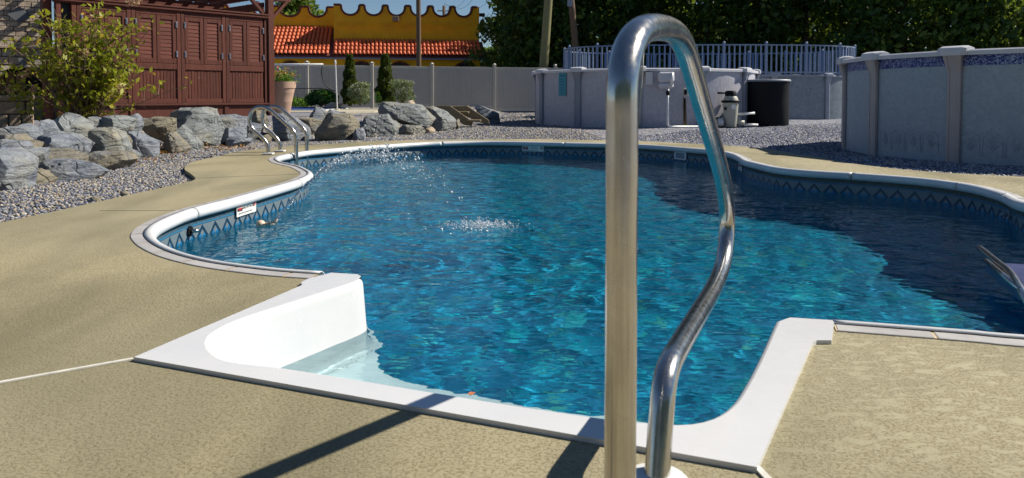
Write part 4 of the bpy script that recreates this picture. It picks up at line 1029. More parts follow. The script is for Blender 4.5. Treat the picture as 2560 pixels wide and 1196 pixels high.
z_ = bz(63, BY+YL)-.1; MB().box(bx(600)*k_, bx(834)*k_, YL-.04, YL-.002, z_, z_+.07).build('string_course', M['stucco'], wL)
MB().box(bx(982), bx(999), YR-.28, YR-.002, bz(55,BY+YR), bz(42,BY+YR)).build('wall_lamp', M['lamp'], bld, bevel=.02)
# tile beds and tiles
def tiles(x0, x1, ya, za, yb, zb, rows, cw):
    MB().prism([(x0, ya, za-.05), (x1, ya, za-.05), (x1, yb, zb-.05), (x0, yb, zb-.05)], (0, .02, -.10)).build('roof_bed', M['brick_trim'], bld)
    n = int((x1-x0)/cw); sl = math.hypot(yb-ya, zb-za); ln = sl/rows; ang = math.atan2(zb-za, yb-ya); pr = None
    for r_ in range(rows):
        for k in range(n):
            if pr is None:
                vs = []; fs = []; S = 6
                for (l_, rad, up) in ((0, cw*.46, .035), (ln*1.12, cw*.36, .0)):
                    for j in range(S+1):
                        a = math.pi*j/S; vs.append((-rad*math.cos(a), l_, up+rad*math.sin(a)*.95))
                for j in range(S): fs.append((j, j+1, S+2+j, S+1+j))
                vs += [(v[0]*.82, v[1], v[2]*.82) for v in vs[:S+1]]; b0 = 2*(S+1)
                for j in range(S): fs.append((j+1, j, b0+j, b0+j+1))
                me = bpy.data.meshes.new('roof_tile'); me.from_pydata(vs, [], fs); me.materials.append(M['tile']); me.polygons.foreach_set('use_smooth', [True]*len(fs)); pr = me
            o = bpy.data.objects.new('roof_tile', pr); f = r_/rows
            o.location = (x0+(k+.5)*cw, ya+(yb-ya)*f, za+(zb-za)*f); o.rotation_euler = (ang, 0, random.uniform(-.015,.015)); link(o, bld)
tiles(bx(838), bx(1212), EY-.05, ez, YR-.02, tz_r, 4, .25)
tiles(bx(680), bx(838), EY-.05, ez, YL-.02, tz_l, 8, .25)
for px in (735, 905, 1000, 1162):
    mb = MB(); xc_ = bx(px); zc = bz(160)-.62; mb.tube([(xc_+.75*math.cos(a), -.03, zc+.72*math.sin(a)) for a in [math.pi*k/12 for k in range(13)]], .07, 5); mb.build('window_arch', M['brick_trim'], bld)
    mb = MB(); mb.prism([(xc_+.7*math.cos(a), -.02, zc+.66*math.sin(a)) for a in [math.pi*k/12 for k in range(13)]] + [(xc_-.7, -.02, zc-1.2), (xc_+.7, -.02, zc-1.2)], (0, .015, 0)); mb.build('window', M['dark'], bld)
MB().box(bx(560)*1.0, bx(690), .4, 3, bz(60)-.5, bz(20)).v
bb = AT(1222, 160, 62); t = MB().box(-.75, .75, -1, 1, 0, 2.6).box(-.78,.78,-1.03,1.03,2.6,2.68).build('storage_box', M['bluevinyl']); t.location = (bb.x, 62, 0); tag(t, 'dark blue container behind the fence right of the ochre building', 'container')

# ------------------------------------------------------------------ above-ground pools
def ag_pool(name, label, pts_fn, n_up, H, wall, resin, cap, upw, a0=0.0, band=None, sect=6, closed=True):
    """pts_fn(t in 0..1) -> (x, y) outline; n_up uprights"""
    t = thing(name, label, 'above-ground pool', (pts_fn.c[0], pts_fn.c[1], tz(*pts_fn.c)))
    cx, cy_ = pts_fn.c
    def P(f, off=0.0):
        x, y = pts_fn(f % 1.0); e = 1e-3; xa, ya = pts_fn((f+e) % 1.0); d = Vector((xa-x, ya-y, 0)).normalized(); n_ = Vector((d.y, -d.x, 0))
        return Vector((x-cx, y-cy_, 0)) + n_*off, d, n_
    N = n_up*sect
    for i in range(n_up):
        vs = []; fs = []
        for k in range(sect+1):
            f = a0 + (i + k/sect)/n_up; p, d, n_ = P(f)
            for z in (-.05, H-.02): vs.append((p.x, p.y, z))
        for k in range(sect): fs.append((2*k, 2*k+2, 2*k+3, 2*k+1))
        me = bpy.data.meshes.new('wall_panel'); me.from_pydata(vs, [], fs); me.polygons.foreach_set('use_smooth', [True]*len(fs)); me.materials.append(wall); link(bpy.data.objects.new('wall_panel', me), t)
        # top ledge
        mb = MB(); st_ = 2
        pa, _, na = P(a0+(i+.06)/n_up, .10); pb, _, nb_ = P(a0+(i+.94)/n_up, .10); qa, _, _ = P(a0+(i+.06)/n_up, -.07); qb, _, _ = P(a0+(i+.94)/n_up, -.07)
        up = Vector((0, 0, H))
        prof = lambda o_, q_, n_: [q_+up+Vector((0,0,-.01)), q_+up+Vector((0,0,.02)), o_+up+Vector((0,0,.02))-n_*.03, o_+up+Vector((0,0,.004)), o_+up+Vector((0,0,-.045)), o_+up+Vector((0,0,-.045))-n_*.02]
        A_ = prof(pa, qa, na); B_ = prof(pb, qb, nb_); m = len(A_)
        mb.add(A_+B_, [(j, (j+1) % m, m+(j+1) % m, m+j) for j in range(m)] + [tuple(range(m)), tuple(range(2*m-1, m-1, -1))]); mb.build('top_rail', resin, t)
        # upright with flutes and flared head
        p, d, n_ = P(a0+i/n_up, .006); w_ = upw/2
        sec = [(-w_, 0), (-w_, .035), (-w_*.55, .05), (-w_*.5, .042), (w_*.5, .042), (w_*.55, .05), (w_, .035), (w_, 0)]
        mb = MB(); mb.prism([p+d*a+n_*b+Vector((0, 0, -.05)) for a, b in sec], (0, 0, H-.0)); u_ = mb.build('upright', cap, t)
        mb = MB(); m = len(sec); z0, z1 = H-.22, H-.03
        lo_ = [p+d*a*1.03+n_*(b*1.05+.004)+Vector((0,0,z0)) for a, b in sec]; hi = [p+d*a*1.45+n_*(b*1.2+.05)+Vector((0,0,z1)) for a, b in sec]
        mb.add(lo_+hi, [(j, (j+1) % m, m+(j+1) % m, m+j) for j in range(m)] + [tuple(range(m)), tuple(range(2*m-1, m-1, -1))]); mb.build('upright_head', cap, u_)
        # cap over the joint of two rails
        p, d, n_ = P(a0+i/n_up, 0); w2 = .5*upw+.09
        sec2 = [(-.09, 0), (-.08, .045), (-.02, .06), (.06, .058), (.125, .035), (.135, -.0), (.13, -.055), (-.09, -.02)]
        mb = MB(); vs = []
        for s_, q_ in ((-w2, .75), (-w2*.75, 1), (w2*.75, 1), (w2, .75)):
            vs += [p+d*s_+n_*(b*q_ if b > 0 else b)+Vector((0, 0, H+.008+(z*q_ if z > 0 else z))) for b, z in sec2]
        m = len(sec2); fs = []
        for k in range(3): fs += [(k*m+j, k*m+(j+1) % m, (k+1)*m+(j+1) % m, (k+1)*m+j) for j in range(m)]
        fs += [tuple(range(m)), tuple(range(4*m-1, 3*m-1, -1))]; mb.add(vs, fs); mb.build('rail_cap', resin, t, True, auto=.5)
        if band:
            vs = []; fs = []
            for k in range(sect+1):
                f = a0+(i+.06+.88*k/sect)/n_up; p, d, n_ = P(f, .004)
                for z in (H-.165, H-.03): vs.append((p.x, p.y, z))
            for k in range(sect): fs.append((2*k, 2*k+2, 2*k+3, 2*k+1))
            me = bpy.data.meshes.new('printed_band'); me.from_pydata(vs, [], fs); me.materials.append(band); link(bpy.data.objects.new('printed_band', me), t)
    # water cover inside so that it does not read as an empty ring
    fs = [P(k/64)[0]+Vector((0, 0, H-.18)) for k in range(64)]
    mb = MB(); mb.add([p*1.0 if False else Vector((p.x*.985, p.y*.985, p.z)) for p in fs], [tuple(range(64))]); mb.build('pool_water', M['bluevinyl'], t)
    return t, P
def circ(cx, cy_, r):
    f = lambda t: (cx + r*math.cos(2*math.pi*t), cy_ + r*math.sin(2*math.pi*t)); f.c = (cx, cy_); return f
def oval(cx, cy_, a, b, p=2.6):
    def f(t):
        c, s = math.cos(2*math.pi*t), math.sin(2*math.pi*t); return (cx + a*math.copysign(abs(c)**(2/p), c), cy_ + b*math.copysign(abs(s)**(2/p), s))
    f.c = (cx, cy_); return f
# right-hand pool: upright directions fixed from the photograph
rc = circ(7.46, 10.28, 2.70); tR, PR = ag_pool('round_pool', 'large grey round above-ground pool with blue printed band at right', rc, 14, 1.29, M['pool_wall_r'], M['resin'], M['resin_tan'], .15, math.radians(186)/(2*math.pi), M['blue_band'], 8)
cc_ = circ(3.30, 19.2, 2.70); tC, PC = ag_pool('round_pool', 'white round above-ground pool behind the handrail with a teal notice', cc_, 12, 1.29, M['pool_wall'], M['resin'], M['resin_grey'], .17, math.radians(258)/(2*math.pi), None, 6)
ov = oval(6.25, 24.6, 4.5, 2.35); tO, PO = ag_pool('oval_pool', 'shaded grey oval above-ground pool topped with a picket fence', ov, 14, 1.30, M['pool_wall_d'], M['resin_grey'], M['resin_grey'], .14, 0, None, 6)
# embossed palmettes on the right pool wall
for f in np.arange(.53, .72, .0137):
    p, d, n_ = PR(f, .0015); mb = MB(); zc = .15
    if abs(((f - .51667)*14 + .5) % 1 - .5) < .13: continue
    for a in np.linspace(-1.3, 1.3, 7):
        e = p + d*math.sin(a)*.075 + Vector((0, 0, zc+.03+math.cos(a)*.15)); m_ = p + d*math.sin(a)*.03 + Vector((0, 0, zc+.02+math.cos(a)*.07))
        mb.tube([p+Vector((0,0,zc)), m_, e], [.002, .005, .003], 4)
    mb.tube([p+d*s_*.105+Vector((0,0,zc+.21-.05*s_*s_-(.22 if abs(s_) > .99 else 0))) for s_ in (-1,-.9,-.5,-.2,.2,.5,.9,1)], .003, 4); mb.build('palmette', M['pool_wall_r'], tR)
# picket fence round the oval pool, as part of it
NPK = 150
def Lpt(f, off=.05): p, d, n_ = PO(f, off); return p, d, n_
per = [PO(k/600, .05)[0] for k in range(601)]; cum = [0]
for a, b in zip(per, per[1:]): cum.append(cum[-1]+(b-a).length)
def at_len(s): 
    s = s % cum[-1]; j = min(max(np.searchsorted(cum, s)-1, 0), 599); f = (s-cum[j])/max(cum[j+1]-cum[j], 1e-9)
    p = per[j].lerp(per[j+1], f); d = (per[j+1]-per[j]).normalized(); return p, d
npk = int(cum[-1]/.155); PKM = MB().box(-.022, .022, -.008, .008, 1.34, 2.17).build('picket', M['picket'], tO).data
first = True
for k in range(npk):
    p, d = at_len(k*cum[-1]/npk)
    if k % 8 == 0:
        MB().box(p.x-.035, p.x+.035, p.y-.035, p.y+.035, 1.30, 2.22).lathe([(.045,0),(.045,.02),(.03,.05),(.005,.06)], 8, (p.x, p.y, 2.22)).build('fence_post', M['picket'], tO); continue
    o = bpy.data.objects.new('picket', PKM); o.location = (p.x, p.y, 0); o.rotation_euler = (0, 0, math.atan2(d.y, d.x)); link(o, tO)
ns_ = npk//8 + 1
for k in range(0, npk, 8):
    a = at_len(k*cum[-1]/npk)[0]; b = at_len(min(k+8, npk)*cum[-1]/npk)[0]
    pts = [at_len((k+j)*cum[-1]/npk)[0] for j in range(0, min(8, npk-k)+1, 2)]
    for z in (1.38, 2.175):
        mb = MB()
        for a, b in zip(pts, pts[1:]): mb.bar(a+Vector((0,0,z)), b+Vector((0,0,z)), .035, .035)
        mb.build('fence_rail', M['picket'], tO)
for o in list(tO.children):
    if o.name == 'picket': bpy.data.objects.remove(o)
# notice, skimmer, pipes and ladder pole on the white pool
def wall_pt(px, pool_c, r):
    # point of the near side of a circular wall seen at pixel column px
    v = ray(px, 241); a = v.x*v.x+v.y*v.y; cx, cy_ = pool_c; b = -2*(v.x*cx+v.y*cy_); c = cx*cx+cy_*cy_-r*r
    t = (-b-math.sqrt(b*b-4*a*c))/(2*a); return Vector((v.x*t, v.y*t, 0)), math.atan2(v.y*t-cy_, v.x*t-cx)
p, a = wall_pt(1406, (3.30, 19.2), 2.715); nt_ = thing('notice_board', 'teal notice with small dark lines on the white pool wall', 'sign', (p.x, p.y, 1.0), a+math.pi/2)
MB().box(-.125, .125, -.006, .0, -.26, .26).build('board', M['sign_teal'], nt_)
for z, wds in ((.20, ((-.07,-.04),(-.03,0),(.01,.04),(.05,.08))), (.12, ((-.09,.03),)), (.07, ((-.09,.09),)), (.0, ((-.09,.07),)), (-.06, ((-.09,.08),)), (-.11, ((-.09,.05),)), (-.17, ((-.05,.03),)), (-.215, ((-.04,.0),(.02,.05)))):
    for x0, x1 in wds: MB().box(x0, x1, -.008, -.0062, z-(.022 if z == .2 else .009), z+(.022 if z == .2 else .009)).build('print_line', M['sign_teal_d'], nt_)
p, a = wall_pt(1662, (3.30, 19.2), 2.72); sk = thing('pool_skimmer', 'white plastic skimmer box with drop pipe on the white pool wall', 'skimmer', (p.x, p.y, tz(p.x, p.y)), a+math.pi/2)
MB().box(-.17, .17, -.20, 0, .98, 1.20).build('box', M['resin'], sk, bevel=.03); MB().box(-.16, .16, -.19, -.03, .84, .975).build('hopper', M['resin'], sk, bevel=.04)
MB().tube([(.10,-.22,1.18),(.10,-.22,.92)], .035, 12).build('hose_elbow', M['pvc'], sk, True)
MB().tube([(.02,-.22,.80),(.02,-.22,.70)], .04, 12).build('coupling', M['black'], sk, True)
MB().tube([(.02,-.22,.84),(.02,-.22,.06),(.06,-.22,.02),(1.05,-.12,.02)], .028, 12).build('drop_pipe', M['pvc'], sk, True)
MB().box(-.42, -.27, -.03, -.005, .93, 1.20).build('cover_plate', M['resin'], sk)
def leaning(pxs, Y, name, label, r_, mat, cat):
    pts = [AT(x, y, Y) for x, y in pxs]; b = Vector((pts[0].x, Y, pts[0].z)); t = thing(name, label, cat, tuple(b)); mb = MB().tube([q_-b for q_ in pts], r_, 8); mb.build('shaft', mat, t, True); return t, b
t, b = leaning([(1598,322),(1601,250),(1606,180),(1609,115)], 16.3, 'skimmer_pole', 'thin cream pole standing against the white pool beside the handrail', .016, M['pump'], 'pole')
MB().box(-.03, .03, -.03, .03, 1.15, 1.35).build('clip', M['pump'], t)
oo = AT(1712, 318, 16.4); t = thing('outlet_post', 'cream electrical outlet on two slim timber posts at the white pool', 'outlet', (oo.x, 16.4, oo.z))
MB().box(-.035, .0, -.02, .02, -.05, .62).build('post', M['timber'], t); MB().bar((.02,0,-.05), (-.01,0,.62), .05, .04, (0,1,0)).build('post', M['pole_wood'], t)
MB().box(-.07, .06, -.06, -.021, .66, .84).build('outlet_box', M['pump'], t, bevel=.015); MB().box(-.035, .02, -.068, -.061, .70, .80).build('socket', M['black'], t)
MB().tube([(-.05,-.05,.66),(-.055,-.06,.4),(-.02,-.06,.1),(.0,-.05,.0)], .008, 6).build('cable', M['blackcord'], t, True)
# filter pump
fo_ = AT(1826, 317, 16.7); fo_.z = tz(fo_.x, fo_.y); t = thing('filter_pump', 'cream cartridge pool filter with dark lid and pump', 'pool filter', tuple(fo_))
MB().lathe([(.13,.03),(.135,.10),(.15,.30),(.165,.52),(.17,.56)], 20).build('tank', M['pump'], t, True, auto=.6)
MB().lathe([(.195,.56),(.20,.575),(.20,.60),(.19,.61)], 20).build('clamp_ring', M['black'], t, True, auto=.6)
MB().lathe([(.165,.611),(.15,.66),(.125,.70)], 20).build('lid', M['pump'], t, True, auto=.6)
MB().lathe([(.125,.701),(.122,.79),(.10,.82),(.02,.825)], 18).build('valve_head', M['black'], t, True, auto=.6)
MB().tube([(-.12,0,.775),(-.29,0,.77)], .022, 8).build('lever', M['black'], t, True)
MB().lathe([(.22,.0),(.22,.028)], 16).build('stand', M['black'], t)
MB().tube([(-.19,-.05,.13),(-.30,-.05,.13)], .095, 16).build('motor', M['resin'], t, True, auto=.6)
MB().tube([(-.17,-.05,.16),(-.22,-.05,.22),(-.30,-.05,.225),(-.36,-.05,.19)], .022, 8).build('cord_hose', M['black'], t, True)
MB().tube([(.13,0,.12),(.30,0,.12)], .055, 12).build('drain_valve', M['pump'], t, True); MB().tube([(.20,0,.12),(.20,0,.24)], .02, 8).build('valve_stem', M['pump'], t, True)
MB().tube([(.17,.02,.30),(.55,.08,.33)], .03, 10).build('upper_pipe', M['pvc'], t, True); MB().tube([(.30,.02,.07),(.62,.06,.07)], .028, 10).build('lower_pipe', M['pvc'], t, True)
MB().box(-.17, -.13, -.13, -.09, .40, .46).build('gauge', M['black'], t); MB().box(-.03, .06, -.171, -.155, .42, .52).build('label_plate', M['signwhite'], t)
bo = AT(1936, 320, 17.0); bo.z = tz(bo.x, bo.y); t = thing('black_tank', 'large black plastic drum standing right of the pool filter', 'drum', tuple(bo + Vector((0, .47, 0))))
MB().lathe([(.45,0),(.465,.05),(.47,.55),(.475,1.0),(.48,1.02)], 40).build('body', M['black'], t, True, auto=.6); MB().lathe([(.50,1.021),(.505,1.045),(.49,1.065),(.30,1.075),(.02,1.08)], 40).build('lid', M['resin_grey'], t, True, auto=.5)

# ------------------------------------------------------------------ terrace furniture
def gp(px, py, Y): return AT(px, py, Y)
b = AT(703, 288, 18.3); t = thing('flower_planter', 'large ribbed beige planter with orange flowers beside the cabana post', 'planter', (b.x, 18.3, .28))
MB().lathe([(.20,0),(.22,.10),(.225,.11),(.255,.30),(.26,.31),(.262,.33),(.30,.52),(.305,.53),(.308,.55),(.33,.64),(.345,.645),(.36,.80),(.33,.80),(.32,.74)], 32, caps=False).build('pot', M['terracotta'], t, True, auto=.7)
MB().lathe([(.32,.74),(.01,.75)], 24, caps=False).build('soil', M['soil'], t)
cs = np.stack([RNG.normal(0,.17,700), RNG.normal(0,.15,700), .78+np.abs(RNG.normal(0,.13,700))], -1); V_, F_ = quads(cs, .035, .4); mesh_np('foliage', V_, F_, M['leaf_grass'], t)
cs = np.stack([RNG.normal(0,.20,110), RNG.normal(0,.17,110), .92+np.abs(RNG.normal(0,.10,110))], -1); V_, F_ = quads(cs, .030, .6, .9); mesh_np('blossom', V_, F_, M['petal_orange'], t)
# small pool and slab behind
mb = MB(); mb.prism([Vector((-10,26.6,.285)), AT(846,266,26.6)*1, AT(730,272,23.0)*1, Vector((-10,23,.285))], (0,0,-.05))
def flat(name, pts, z, mat, thick=.12):
    mb = MB(); mb.prism([Vector((p[0], p[1], z)) for p in pts], (0, 0, -thick)); return mb.build(name, mat)
s1 = flat('concrete_slab', [(-6.2,21.0),(-4.6,21.0),(-4.6,22.9),(-6.2,24.2),(-5.35,26.8),(-4.35,26.8),(-4.3,21.0),(-3.95,22.2),(-4.05,26.9),(-9,26.9),(-9,21)][:2]+[(-3.95,21.9),(-4.05,27.2),(-9.5,27.2),(-9.5,21.0)], .30, M['slab']); s1['kind'] = 'structure'
t = thing('plunge_pool', 'small rectangular pool with dark blue liner and white rim on the terrace', 'swimming pool', (-7.4, 24.4, .3))
mb = MB(); mb.box(-2, 1.75, 1.95, 2.1, .001, .06); mb.box(-2, 1.6, -1.7, -1.6, .001, .025); mb.box(1.6, 1.75, -1.7, 1.95, .001, .025); mb.build('rim', M['coping'], t)
MB().box(-2, 1.6, -1.6, 1.95, .002, .02).build('water_surface', M['bluevinyl'], t); MB().box(-2, 1.6, 1.90, 1.949, .021, .05).build('liner_edge', M['bluevinyl'], t)
# volleyball net
vb = AT(843, 266, 24.0); t = thing('volleyball_net', 'white volleyball net strung to a thin white pole by the small pool', 'net', (vb.x, 24.0, .30))
vz = lambda y: AT(840, y, 24.0).z - .30; vx = lambda x: AT(x, 200, 24.0).x - vb.x
MB().tube([(0,0,0),(vx(839),0,vz(160))], .019, 10).tube([(vx(839),0,vz(160)),(vx(838),0,vz(150))], [.030,.027], 10).build('pole', M['white'], t, True, auto=.6)
MB().lathe([(.10,0),(.09,.03),(.03,.04)], 14).build('pole_base', M['slab'], t)
MB().tube([(vx(650),0,vz(161.5)),(vx(808),0,vz(161.5))], .03, 8).build('top_tape', M['white'], t, True)
mb = MB(); za, zb = vz(222), vz(163)
for k in range(30): x = vx(650)+(vx(806)-vx(650))*k/29; mb.tube([(x,0,za),(x,0,zb)], .0025, 3, False)
for k in range(13): z = za+(zb-za)*k/12; mb.tube([(vx(650),0,z),(vx(806),0,z)], .0025, 3, False)
mb.build('netting', M['netting'], t)
MB().tube([(vx(650),0,vz(222)),(vx(740),0,vz(222)),(vx(800),0,vz(221)),(vx(838),0,vz(228))], .014, 6).build('bottom_cord', M['blackcord'], t, True)
MB().tube([Vector((vx(x),0,vz(y))) for x, y in ((808,163),(804,175),(804,185),(807,200),(814,214),(822,221),(836,227))], .016, 6).build('slack_cord', M['blackcord'], t, True)
MB().tube([Vector((vx(x),-.1,vz(y))) for x, y in ((744,222),(746,245),(748,262))], .010, 5).build('tie_cord', M['blackcord'], t, True)
# timber steps
so_ = AT(1172, 314, 17.0); st_ = thing('timber_steps', 'small weathered timber steps with two treads between boulders', 'steps', (so_.x, 17.0, -.04))
sv = lambda x, y, Y: AT(x, y, Y) - Vector((so_.x, 17.0, -.04))
def stringer(pts, Y, th): mb = MB(); mb.prism([sv(x, y, Y) for x, y in pts], (0, th, 0)); mb.build('stringer', M['timber'], st_, bevel=.006)
stringer([(1086,264),(1126,265),(1182,305),(1180,315),(1160,313)], 17.0, .06)
stringer([(1126,266),(1168,265),(1222,301),(1224,311),(1204,308),(1150,285)], 17.5, .06)
for (x0, x1, y, Ya) in ((1147,1170,279,17.25), (1171,1200,300,17.07)):
    a_, b_ = sv(x0-3, y, Ya), sv(x1+2, y, Ya); MB().box(a_.x, b_.x, a_.y-.12, a_.y+.22, a_.z-.045, a_.z).build('tread', M['timber'], st_, bevel=.004)
a_, b_ = sv(1120, 265, 17.6), sv(1172, 265, 17.6); MB().box(a_.x, b_.x, a_.y-.05, a_.y+.3, a_.z-.05, a_.z-.005).build('top_board', M['timber'], st_, bevel=.005)

# ------------------------------------------------------------------ plants
def crown(n, blobs, size, up=.3):
    out = []
    ws = np.array([b[1][0]*b[1][1]*b[1][2] for b in blobs])**.75; ws /= ws.sum()
    for (c, r), w_ in zip(blobs, ws):
        m = max(8, int(n*w_)); d = RNG.normal(size=(m, 3)); d /= np.linalg.norm(d, axis=1, keepdims=True)
        rad = RNG.uniform(.35, 1.0, (m, 1))**.5; out.append(np.array(c) + d*rad*np.array(r))
    return quads(np.concatenate(out), size, up)
def bush(name, label, cat, base, blobs, n, size, mat, stem=True, flowers=None, group=None):
    t = thing(name, label, cat, tuple(base), 0, group)
    V_, F_ = crown(n, blobs, size); mesh_np('foliage', V_, F_, mat, t)
    if stem:
        mb = MB()
        for k in range(6):
            c, r = blobs[k % len(blobs)]; mb.tube([(0,0,-.05), (c[0]*.4, c[1]*.4, c[2]*.45), (c[0]+random.uniform(-.3,.3)*r[0], c[1], c[2])], [.02,.014,.005], 5)
        mb.build('stems', M['twig'], t)
    if flowers:
        nf, fs_, fm = flowers; o_ = []
        for c, r in blobs:
            d = RNG.normal(size=(nf, 3)); d[:, 2] = np.abs(d[:, 2])*.9; d /= np.linalg.norm(d, axis=1, keepdims=True); o_.append(np.array(c)+d*np.array(r)*1.02)
        V_, F_ = quads(np.concatenate(o_), fs_, .5, .9); mesh_np('blossom', V_, F_, fm, t)
    return t
def conifer(px, ytop, ybase, Y, wpx, label):
    b = AT(px, ybase, Y); h = AT(px, ytop, Y).z - b.z; r = wpx/2/FPX*Y; t = thing('conifer', label, 'shrub', (b.x, Y, b.z), 0, 'columnar conifers by the fence')
    n = 9000; z = RNG.beta(1.15, 1.35, n); prof = np.where(z < .22, .80+z*.9, np.clip(1.06*(1-(z-.1)*.88)**.8, .12, 1)); prof *= 1 + .10*np.sin(z*31+RNG.uniform(0,6)) 
    a = RNG.uniform(0, 6.28, n); lump = 1 + .10*np.sin(a*3+z*17) + .07*np.sin(a*7-z*29); rr = prof*r*lump*RNG.uniform(.72, 1.03, n)
    cs = np.stack([rr*np.cos(a), rr*np.sin(a), z*h*.985+.03], -1); V_, F_ = quads(cs, .055, .5, .4); mesh_np('foliage', V_, F_, M['leaf_conifer'], t)
    MB().tube([(0,0,-.05),(0,0,h*.9)], [.07,.02], 8).build('trunk', M['bark'], t)
    MB().lathe([(.05,.05),(r*.62,.12),(r*.66,h*.3),(r*.4,h*.65),(r*.12,h*.92)], 14).build('inner_foliage', M['leaf_conifer'], t, True)
conifer(875, 137, 262, 26.5, 39, 'narrow conical evergreen behind the volleyball pole, the left of two')
conifer(964, 136, 258, 26.0, 46, 'broader conical evergreen in front of the fence, the right of two')
b = AT(803, 264, 26.3); bush('round_bush', 'dark green glossy low bush in front of the fence', 'bush', b, [((0,0,.28),(.55,.4,.30)),((-.3,.0,.2),(.3,.3,.22)),((.32,0,.22),(.3,.3,.24)),((.1,-.1,.42),(.3,.3,.15))], 2600, .045, M['leaf_bush'])
b = AT(750, 265, 27.5); bush('low_plant', 'bright green grassy clump beside the planter', 'plant', b, [((0,0,.12),(.6,.4,.17)),((-.35,0,.16),(.3,.3,.16))], 1500, .05, M['leaf_grass'], False)
b = AT(900, 262, 25.2); bush('flowering_bush', 'grey-green bush with white flowers between the two conifers', 'bush', b, [((0,0,.45),(.33,.3,.28)),((.1,0,.2),(.25,.25,.22)),((-.22,-.05,.40),(.2,.2,.25)),((.1,0,.65),(.25,.2,.12))], 1700, .035, M['leaf_pale'], True, (60, .022, M['petal_pale']))
b = AT(1005, 262, 25.4); bush('flowering_bush', 'feathery pale green bush right of the broader conifer', 'bush', b, [((0,0,.45),(.38,.3,.35)),((.15,0,.25),(.32,.25,.26)),((-.1,0,.72),(.36,.25,.14)),((.22,0,.7),(.2,.2,.12))], 2000, .032, M['leaf_pale'], True, (50, .018, M['petal_pale']))
b = AT(945, 263, 25.0); bush('low_plant', 'small green seedling at the foot of the broader conifer', 'plant', b, [((0,0,.22),(.12,.1,.22))], 200, .035, M['leaf_bush'], False)

# leafy shrub in front of the cabana
sb = AT(212, 296, 10.6); sh = thing('leafy_shrub', 'tall twiggy hydrangea shrub with yellow-green leaves in front of the cabana', 'shrub', (sb.x, 10.6, .15))
tw = MB(); leaves = []; fl_ = []
def bez(a, b, c, n=8): return [a*(1-t)**2 + b*2*t*(1-t) + c*t*t for t in [k/n for k in range(n+1)]]
pxm = FPX/10.6
for k in range(100):
    ang = random.gauss(0, .42); h = random.uniform(.9, 1.85); x = math.sin(ang)*h*1.0; y = random.gauss(0, .32); top = Vector((x, y, max(.4, h*math.cos(ang*.9))))
    a = Vector((random.uniform(-.10,.10), random.uniform(-.08,.08), 0)); mid = Vector((x*.35, y*.4, top.z*.62)); pts = bez(a, mid, top)
    tw.tube(pts, [.011*(1-.75*i/8) for i in range(9)], 5, False)
    for j in range(random.randint(4, 8)):
        t_ = random.uniform(.35, .98); p0 = pts[int(t_*8)]; d = Vector((random.gauss(0,.5), random.gauss(0,.5), random.uniform(.1,.8))).normalized()*random.uniform(.12,.34)
        tw.tube([p0, p0+d*.5+Vector((0,0,.01)), p0+d], [.0045,.0035,.002], 4, False)
        for m_ in range(random.randint(2, 7)):
            if top.z > .55 or random.random() < .25: leaves.append(p0+d*random.uniform(.35,1.1)+Vector((random.gauss(0,.02), random.gauss(0,.02), random.gauss(0,.02))))
    for m_ in range(random.randint(3, 8)): leaves.append(top+Vector((random.gauss(0,.06), random.gauss(0,.05), random.gauss(0,.06))))
    if random.random() < .06: fl_.append(top)
for k in range(70):   # bare lower twigs
    ang = random.gauss(0.25, .9); h = random.uniform(.4, .95); x = math.sin(ang)*h; y = random.gauss(-.1, .25); top = Vector((x, y, max(.12, h*math.cos(ang)*.75)))
    pts = bez(Vector((random.uniform(-.1,.1),0,0)), Vector((x*.5, y*.4, top.z*.85)), top, 5); tw.tube(pts, [.006*(1-.7*i/5) for i in range(6)], 4, False)
    for j in range(3): p0 = pts[random.randint(2,5)]; tw.tube([p0, p0+Vector((random.gauss(0,.10), random.gauss(0,.06), random.gauss(0,.07)))], [.003,.0015], 3, False)
for cx, cz, n in ((-.78, .62, 70), (-.55, .45, 60), (-1.0, .9, 40), (.55, .75, 60), (.05, .75, 80), (.35,.6,50)):
    for k in range(n): leaves.append(Vector((cx+random.gauss(0,.13), random.gauss(-.15,.12), cz+random.gauss(0,.09))))
tw.build('stems', M['twig'], sh)
V_, F_ = quads(np.array([l[:] for l in leaves]), .047, .35, .5); mesh_np('foliage', V_, F_, M['leaf_shrub'], sh)
for (x, y) in ((73,187),(34,225),(95,225),(160,180),(350,5),(335,10)):
    p = AT(x, y, 10.5); fl_.append(Vector((p.x-sb.x, -.2, p.z-.15)))
for p in fl_[-8:]:
    cs = np.array(p[:]) + RNG.normal(0, .028, (90, 3)); V_, F_ = quads(cs, .013, .2, .9); mesh_np('blossom', V_, F_, M['petal_pink'], sh)

